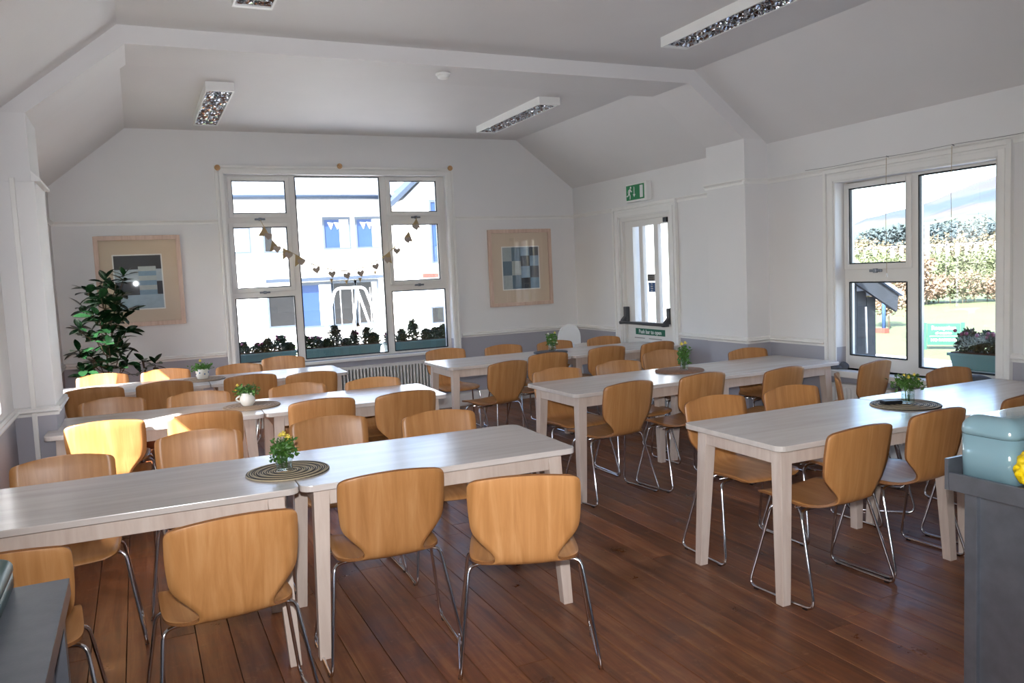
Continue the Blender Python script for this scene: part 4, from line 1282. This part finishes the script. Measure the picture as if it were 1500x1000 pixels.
trough((.96, 9.27, zs_), 0, .60, 'grey green flower trough outside the left third of the back window', [(.06, .12, .07, M_leafo, M_pink), (.22, .10, .08, M_leafo, M_pink), (.32, .14, .07, M_leafo, None), (.46, .17, .08, M_leafo, M_pink), (.56, .08, .06, M_leafo, None)])
trough((1.64, 9.27, zs_), 0, .90, 'grey green flower trough outside the middle of the back window', [(.06, .14, .08, M_leafo, M_pink), (.18, .13, .08, M_leafo, M_pink), (.30, .09, .06, M_leafo, None), (.40, .24, .08, M_leafo, None), (.52, .08, .06, M_leafo, None), (.62, .16, .06, M_leafo, M_pink), (.78, .19, .08, M_leafo, M_wpet), (.86, .12, .07, M_leafo, None)])
trough((2.64, 9.27, zs_), 0, .80, 'grey green flower trough outside the right third of the back window', [(.05, .13, .08, M_leafo, M_pink), (.20, .14, .07, M_leafo, None), (.34, .24, .08, M_leafo, None), (.50, .12, .08, M_leafo, None), (.62, .13, .08, M_leafo, None), (.72, .16, .08, M_leafo, None)])
trough((XR + .40, 3.95, .70), -PI / 2, .80, 'teal flower trough outside the right window', [(.08, .16, .10, M_leafo, M_pink), (.22, .15, .10, M_leafo, M_pink), (.36, .10, .09, M_leafo, None), (.5, .14, .09, M_leafo, None), (.64, .22, .10, M_leafo, None)])
o = obj('outer_sill', MB().box((.88, YB + .135, .60), (3.40, YB + .50, .664)), M_trim); o['kind'] = 'structure'
o = obj('outer_sill', MB().box((XR + .15, 3.35, .62), (XR + .55, 4.75, .699)), M_trim); o['kind'] = 'structure'

# building across the yard
t = thing('house', 'long white rendered two storey building across the yard, seen through the back window', 'building', (0, 0, 0))
obj('wall', MB().box((-8, 30, ZG), (9.05, 38, 4.6)), M_render, t)
obj('roof', MB().prism([(29.5, 4.60), (29.5, 4.70), (34, 8.2), (38.5, 4.7), (38.5, 4.6)], 0, -8.3, 9.05), M_slate, t)
obj('gutter', MB().tube([(-8.3, 29.42, 4.55), (8.9, 29.42, 4.55)], .09, 8), M_gutter, t)
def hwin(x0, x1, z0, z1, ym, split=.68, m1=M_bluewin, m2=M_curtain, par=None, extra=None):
    f = .07
    fr = obj('window', MB().box((x0 - f, ym - .05, z0 - f), (x1 + f, ym - .0, z0)).box((x0 - f, ym - .05, z1), (x1 + f, ym, z1 + f * 1.4)).box((x0 - f, ym - .05, z0), (x0, ym, z1)).box((x1, ym - .05, z0), (x1 + f, ym, z1)), M_greyfr, par or t)
    xs = x0 + (x1 - x0) * split
    obj('pane', MB().box((x0, ym - .02, z0), (xs, ym - .001, z1)), m1, fr)
    if split < 1: obj('curtain', MB().box((xs, ym - .02, z0), (x1, ym - .001, z1)), m2, fr)
    obj('window_sill', MB().box((x0 - .1, ym - .12, z0 - .13), (x1 + .1, ym, z0 - f)), M_slate, fr)
    return fr
for a, b in ((6.45, 7.35), (7.67, 8.6)):
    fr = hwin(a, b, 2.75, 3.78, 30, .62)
    for k in range(2):
        obj('small_pennant', MB().prism([(a + .12 + k * .24, 3.68), (a + .34 + k * .24, 3.66), (a + .25 + k * .24, 3.42)], 1, 29.955, 29.975), M_curtain, fr)
hwin(2.95, 3.75, 2.7, 3.5, 30, .5, M_curtain, M_curtain); hwin(4.3, 5.05, 2.68, 3.52, 30, .35, M_darkwin, M_curtain)
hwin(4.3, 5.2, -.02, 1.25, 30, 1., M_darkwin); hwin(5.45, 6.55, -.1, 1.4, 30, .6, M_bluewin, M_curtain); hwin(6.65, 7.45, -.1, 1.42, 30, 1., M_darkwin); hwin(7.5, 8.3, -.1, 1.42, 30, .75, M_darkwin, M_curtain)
obj('canopy', MB().box((4.2, 29.7, 1.55), (8.7, 30.0, 1.68)), M_gutter, t)
# gabled wing on the right
def wz(z): return 1.553 + (z - 1.553) * 1.3
t = thing('house', 'white gabled wing with a blue edged roof right of the long building', 'building', (0, 0, 0))
obj('wall', MB().prism([(9.1, ZG), (9.1, wz(3.72)), (12.9, wz(6.4)), (26, wz(6.4)), (26, ZG)], 1, 28.6, 36), M_render, t)
obj('verge', MB().prism([(8.62, wz(3.52)), (12.9, wz(6.44)), (12.9, wz(6.58)), (8.56, wz(3.64))], 1, 28.4, 29.9), M_gutter, t)
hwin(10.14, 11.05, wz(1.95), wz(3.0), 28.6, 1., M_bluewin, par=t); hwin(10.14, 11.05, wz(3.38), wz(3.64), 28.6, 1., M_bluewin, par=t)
obj('brick_panel', MB().box((9.68, 28.5, wz(1.50)), (11.2, 28.6, wz(1.62))), M_brick, t)
obj('porch_roof', MB().prism([(26.8, wz(.98)), (26.8, wz(1.06)), (28.6, wz(1.18)), (28.6, wz(1.02))], 0, 8.6, 12.0), M_slate, t)
obj('porch_wall', MB().box((9.0, 27.1, ZG), (11.7, 28.6, wz(1.0))), M_render, t)
fr = obj('window', MB().box((9.43, 27.05, wz(.25)), (9.90, 27.1, wz(.70))), M_greyfr, t); obj('pane', MB().box((9.47, 27.04, wz(.28)), (9.86, 27.05, wz(.67))), M_darkwin, fr)
# swing frame
t = thing('swing_frame', 'white metal garden swing frame in front of the low windows', 'swing', (0, 24, 0))
for x in (4.95, 6.25):
    pass
A = lambda xa, xt1, xt2, xb: [(xa, 0, ZG), (xt1, 0, 1.22), (xt1 + .12, 0, 1.30), (xt2 - .12, 0, 1.30), (xt2, 0, 1.22), (xb, 0, ZG)]
obj('swing_legs', MB().tube(round_path(A(4.7, 5.35, 6.3, 6.95), .1), .04, 8), M_white, t)
obj('swing_legs', MB().tube([(5.55, -.7, ZG), (6.0, -.1, 1.28)], .035, 8).tube([(6.5, -.7, ZG), (6.0, -.1, 1.28)], .035, 8), M_white, t)
for x in (5.7, 6.25):
    obj('swing_seat', MB().box((x - .2, -.1, -.25), (x + .2, .1, -.21)), M_white, t)
    obj('rope', MB().tube([(x - .18, 0, 1.28), (x - .18, 0, -.22)], .012, 5).tube([(x + .18, 0, 1.28), (x + .18, 0, -.22)], .012, 5), M_white, t)
def bush(loc, s, m, label, n=900, lf=.10, cat='bush', name='bush'):
    t = thing(name, label, cat, loc)
    def fn(k):
        d = Vector((random.gauss(0, 1), random.gauss(0, 1), random.gauss(0, 1))).normalized() * random.uniform(.6, 1)
        return (d.x * s[0], d.y * s[1], s[2] + d.z * s[2])
    o = scatter_leaves('foliage', n, fn, lf, m, t); o['kind'] = 'stuff'
    obj('stem', MB().tube([(0, 0, 0), (0, 0, s[2] * .8)], .04, 6), M_trunk, t)
    return t
M_hedge = mat('bright_hedge', '#55692c', .8, noise=.3, nscale=4, var=.2)
bush((3.1, 17.0, ZG), (.9, .5, .55), M_hedge, 'bright green shrub beyond the troughs, left part of the back window')
bush((6.2, 19.0, ZG), (.7, .5, .45), M_hedge, 'bright green shrub at the foot of the gabled wing')

# ------------------------------------------------------------------ outside, right: shed, sign, trees, hills
t = thing('shed', 'dark slate blue timber shed with a sloping barge board outside the right window', 'shed', (0, 0, 0))
xs0, xs1, ys0, ys1 = 6.35, 7.68, 6.6, 7.6
mb = MB()
nb = 9
for k in range(nb):
    a = xs0 + (xs1 - xs0) * k / nb; b = xs0 + (xs1 - xs0) * (k + 1) / nb
    zt2 = 1.30 - (a - 7.3) * .5
    o = obj('wall_board', MB().box((a + .004, ys0, ZG), (b - .004, ys0 + .02, max(.3, zt2 - .10))), M_shed, t)
mb = MB().box((xs0, ys0 + .02, ZG), (xs1, ys1, .95)); obj('shed_body', mb, M_shed, t)
obj('barge_board', MB().prism([(6.0, 2.11), (7.885, 1.105), (7.86, .905), (6.0, 1.91)], 1, ys0 - .14, ys0 - .10), M_shed, t)
obj('roof', MB().prism([(5.98, 2.15), (7.92, 1.12), (7.92, 1.08), (5.98, 2.11)], 1, ys0 - .18, ys1 + .1), M_slate, t)
obj('drain_pole', MB().tube([(7.475, ys0 - .05, .45), (7.465, ys0 - .05, .98)], .012, 6), M_post, t)

t = thing('reception_sign', 'green roadside sign reading Reception outside the right window', 'sign', (18.46, 13.80, ZG), R(-53))
# local frame: x to the right as seen from the room, -y faces the room
obj('sign_board', MB().box((-.37, -.03, .12), (.37, 0, .66)), M_signgreen, t)
obj('post', MB().box((-.47, -.04, 0), (-.38, .02, .68)), M_signgreen, t); obj('post', MB().box((.38, -.04, 0), (.47, .02, .68)), M_signgreen, t)
rs = (PI / 2, 0, 0)
text_mesh('Reception', .135, M_signwhite, t, (0, -.032, .55), rs, bold=.002)
text_mesh('all enquiries', .075, M_signwhite, t, (0, -.032, .42), rs, bold=.001)
obj('rule', MB().box((-.31, -.033, .335), (.31, -.03, .35)), M_signwhite, t)
text_mesh('NO PARKING', .095, M_signwhite, t, (0, -.032, .24), rs, bold=.002)

def pol(az, d, z=ZG): return (d * math.sin(R(az)), d * math.cos(R(az)), z)
def tree(az, d, h, cr, m, label, group, n=700, trunk=.3, lf=.35, kind='tree'):
    t = thing(kind, label, 'tree', pol(az, d), random.uniform(0, 6), group)
    obj('trunk', MB().tube([(0, 0, 0), (random.uniform(-.1, .1), 0, h * .5), (random.uniform(-.2, .2), 0, h * .85)], [h * .02, h * .014, h * .005], 6), M_trunk, t)
    for k in range(3):
        a = random.uniform(0, 6); obj('branch', MB().tube([(0, 0, h * (.3 + .12 * k)), (math.cos(a) * cr * .6, math.sin(a) * cr * .6, h * (.6 + .1 * k))], h * .007, 5), M_trunk, t)
    blobs = [(random.uniform(-.55, .55) * cr, random.uniform(-.55, .55) * cr, h * random.uniform(trunk + .15, .85), random.uniform(.45, .7) * cr) for _ in range(7)]
    def fn(k):
        b = random.choice(blobs); d_ = Vector((random.gauss(0, 1), random.gauss(0, 1), random.gauss(0, 1))).normalized() * random.uniform(.4, 1) * b[3]
        return (b[0] + d_.x, b[1] + d_.y, b[2] + d_.z * .8)
    o = scatter_leaves('foliage', n, fn, lf, m, t); o['kind'] = 'stuff'
    return t
random.seed(77)
ORD = ['leftmost'] + [w_ + ' from the left' for w_ in 'second third fourth fifth sixth seventh eighth ninth tenth eleventh twelfth thirteenth fourteenth fifteenth sixteenth seventeenth eighteenth'.split()]
tree(50.1, 30, 1.9, .7, M_treeo, 'young russet tree at the left edge of the lawn, by the blue post', 'garden trees', 900, .2, .16)
tree(51.9, 25, 2.5, .6, M_treeo, 'young russet tree just right of the window mullion, on the lawn', 'garden trees', 900, .3, .15)
GH = 'small trees along the far edge of the lawn'
for k in range(15):
    az = 47.0 + k * .66
    tree(az, 44 + random.uniform(-1, 2), random.uniform(1.0, 1.5), random.uniform(.8, 1.2), M_treeo if k % 3 != 1 else M_treeg, 'small spring tree in the row edging the lawn, %s' % ORD[k], GH, 900, .15, .15)
GW = 'bushy green trees behind the lawn'
for k in range(14):
    az = 46.8 + k * .72
    tree(az, 62 + random.uniform(-4, 6), random.uniform(1.9, 2.9), random.uniform(1.6, 2.4), M_treeg, 'bushy green tree beyond the lawn edge row, %s' % ORD[k], GW, 1100, .0, .26)
GS = 'tan scrub trees behind the fence posts'
for k in range(12):
    az = 46.6 + k * .86
    tree(az, 84 + random.uniform(-3, 5), random.uniform(3.3, 4.4), random.uniform(2.2, 3.0), M_scrub, 'pale tan scrub tree behind the boundary fence, %s' % ORD[k], GS, 1100, .0, .32)
GP = 'pale fence posts beyond the lawn'
for k in range(18):
    az = 47.2 + k * .52
    p = pol(az, 74); o = obj('fence_post', MB().box((-.10, -.10, 0), (.10, .10, 3.1)).box((-.10, -.4, 3.0), (.10, .10, 3.14)), M_post); o.location = p; tag(o, 'tall pale boundary fence post beyond the lawn, %s' % ORD[k], 'post', GP)
t = thing('banner_pole', 'blue and white pole on the lawn seen past the shed', 'pole', pol(49.8, 28))
obj('pole_shaft', MB().tube([(0, 0, 0), (0, 0, 1.9)], .06, 8), M_bluepost, t); obj('pole_band', MB().tube([(0, 0, 1.25), (0, 0, 1.5)], .065, 8), M_brick, t); obj('pole_foot', MB().box((-.2, -.2, 0), (.0, .2, .15)), M_brick, t)
t = thing('flagpole', 'tall white lamp post right of the window mullion beyond the lawn', 'lamp post', pol(52.3, 52))
obj('post_shaft', MB().tube([(0, 0, 0), (0, 0, 4.2)], .12, 8), M_post, t); obj('lamp_arm', MB().tube([(0, 0, 4.1), (1.6, -1.2, 4.5)], .06, 6), M_post, t)
GR = 'distant white houses at the foot of the hill'
for k, az in enumerate((47.8, 48.9, 50.1, 52.8, 54.3)):
    t = thing('cottage', 'distant low white house at the foot of the hill, %s' % ORD[k], 'house', pol(az, 150 + k * 6), R(-50), GR)
    obj('wall', MB().box((-4, -2, 0), (4, 2, 2.6)), M_render, t); obj('roof', MB().prism([(-2.3, 2.6), (0, 4.0), (2.3, 2.6)], 0, -4.2, 4.2), M_slate, t)
# hills
def vn(x, y):
    return math.sin(x * 1.3 + 1.7 * math.sin(y * .9)) * .5 + math.sin(y * 2.1 + 1.3 * math.sin(x * 1.7)) * .3 + math.sin((x + y) * 4.3) * .2
mb = MB(); NA, NR = 90, 40
vs = []
for i in range(NR + 1):
    d = 160 + (1300 - 160) * (i / NR) ** 1.3
    for j in range(NA + 1):
        az = 20 + 70 * j / NA
        ridge = (2.0 + (az - 47.6) * .27) if az < 53 else 3.46 + (az - 53) * .34
        ridge = max(1.2, min(5.5, ridge)) + .12 * vn(az * .7, 3) + .05 * vn(az * 3.1, 7)
        top = 2.453 + math.tan(R(ridge)) * 1250
        u = (d - 160) / 1090
        z = ZG - .2 + top * (u ** 1.6 if u < 1 else 1 - (u - 1) * .5) + 1.6 * vn(d * .02, az * .8) * min(1, u * 4)
        vs.append((d * math.sin(R(az)), d * math.cos(R(az)), z))
m_ = NA + 1
mb.add(vs, [(i * m_ + j, i * m_ + j + 1, (i + 1) * m_ + j + 1, (i + 1) * m_ + j) for i in range(NR) for j in range(NA)], 0, True)
m, nt, b = new_mat('hill_fields')
g = nt.nodes.new('ShaderNodeNewGeometry'); sx = nt.nodes.new('ShaderNodeSeparateXYZ'); nt.links.new(g.outputs['Position'], sx.inputs[0])
vo = nt.nodes.new('ShaderNodeTexVoronoi'); vo.inputs['Scale'].default_value = .012; nt.links.new(g.outputs['Position'], vo.inputs['Vector'])
nz = nt.nodes.new('ShaderNodeTexNoise'); nz.inputs['Scale'].default_value = .02; nz.inputs['Detail'].default_value = 6; nt.links.new(g.outputs['Position'], nz.inputs['Vector'])
ad = nt.nodes.new('ShaderNodeMath'); ad.operation = 'MULTIPLY_ADD'; ad.inputs[1].default_value = 26; nt.links.new(nz.outputs['Fac'], ad.inputs[0]); nt.links.new(sx.outputs['Z'], ad.inputs[2])
mr = nt.nodes.new('ShaderNodeMapRange'); mr.inputs['From Min'].default_value = 5; mr.inputs['From Max'].default_value = 110; nt.links.new(ad.outputs[0], mr.inputs['Value'])
rp = nt.nodes.new('ShaderNodeValToRGB'); E_ = rp.color_ramp.elements
E_[0].position = 0; E_[0].color = srgb('#35402f'); E_[1].position = 1; E_[1].color = srgb('#3c3a42')
for p_, c_ in ((.14, '#27323a'), (.22, '#3b4634'), (.36, '#3e4938'), (.46, '#464132'), (.52, '#26323c'), (.66, '#27323e'), (.72, '#3e3c42')):
    e = E_.new(p_); e.color = srgb(c_)
nt.links.new(mr.outputs[0], rp.inputs[0])
mx = nt.nodes.new('ShaderNodeMix'); mx.data_type = 'RGBA'; mx.blend_type = 'MULTIPLY'; mx.inputs['Factor'].default_value = .25
nt.links.new(rp.outputs[0], mx.inputs[6]); nt.links.new(vo.outputs['Color'], mx.inputs[7]); nt.links.new(mx.outputs[2], b.inputs['Base Color']); b.inputs['Roughness'].default_value = 1
o = obj('hill', mb, m); tag(o, 'hazy hillside of fields and woods beyond the right window', 'hill')
GT = 'dark round trees on the lower hillside'
for k in range(12):
    az = (48.6, 49.4, 50.0, 50.5, 51.0, 52.4, 52.9, 53.4, 54.0, 54.7, 55.3, 55.9)[k]
    tree(az, 190 + random.uniform(-10, 30), random.uniform(6, 9.5), random.uniform(4, 5.5), M_treed, 'dark rounded tree on the lower hillside, %s' % ORD[k], GT, 1100, .0, .9)

# bake every mesh datablock name to plain words
for o in bpy.data.objects:
    if o.type == 'MESH' and o.data: o.data.name = o.name
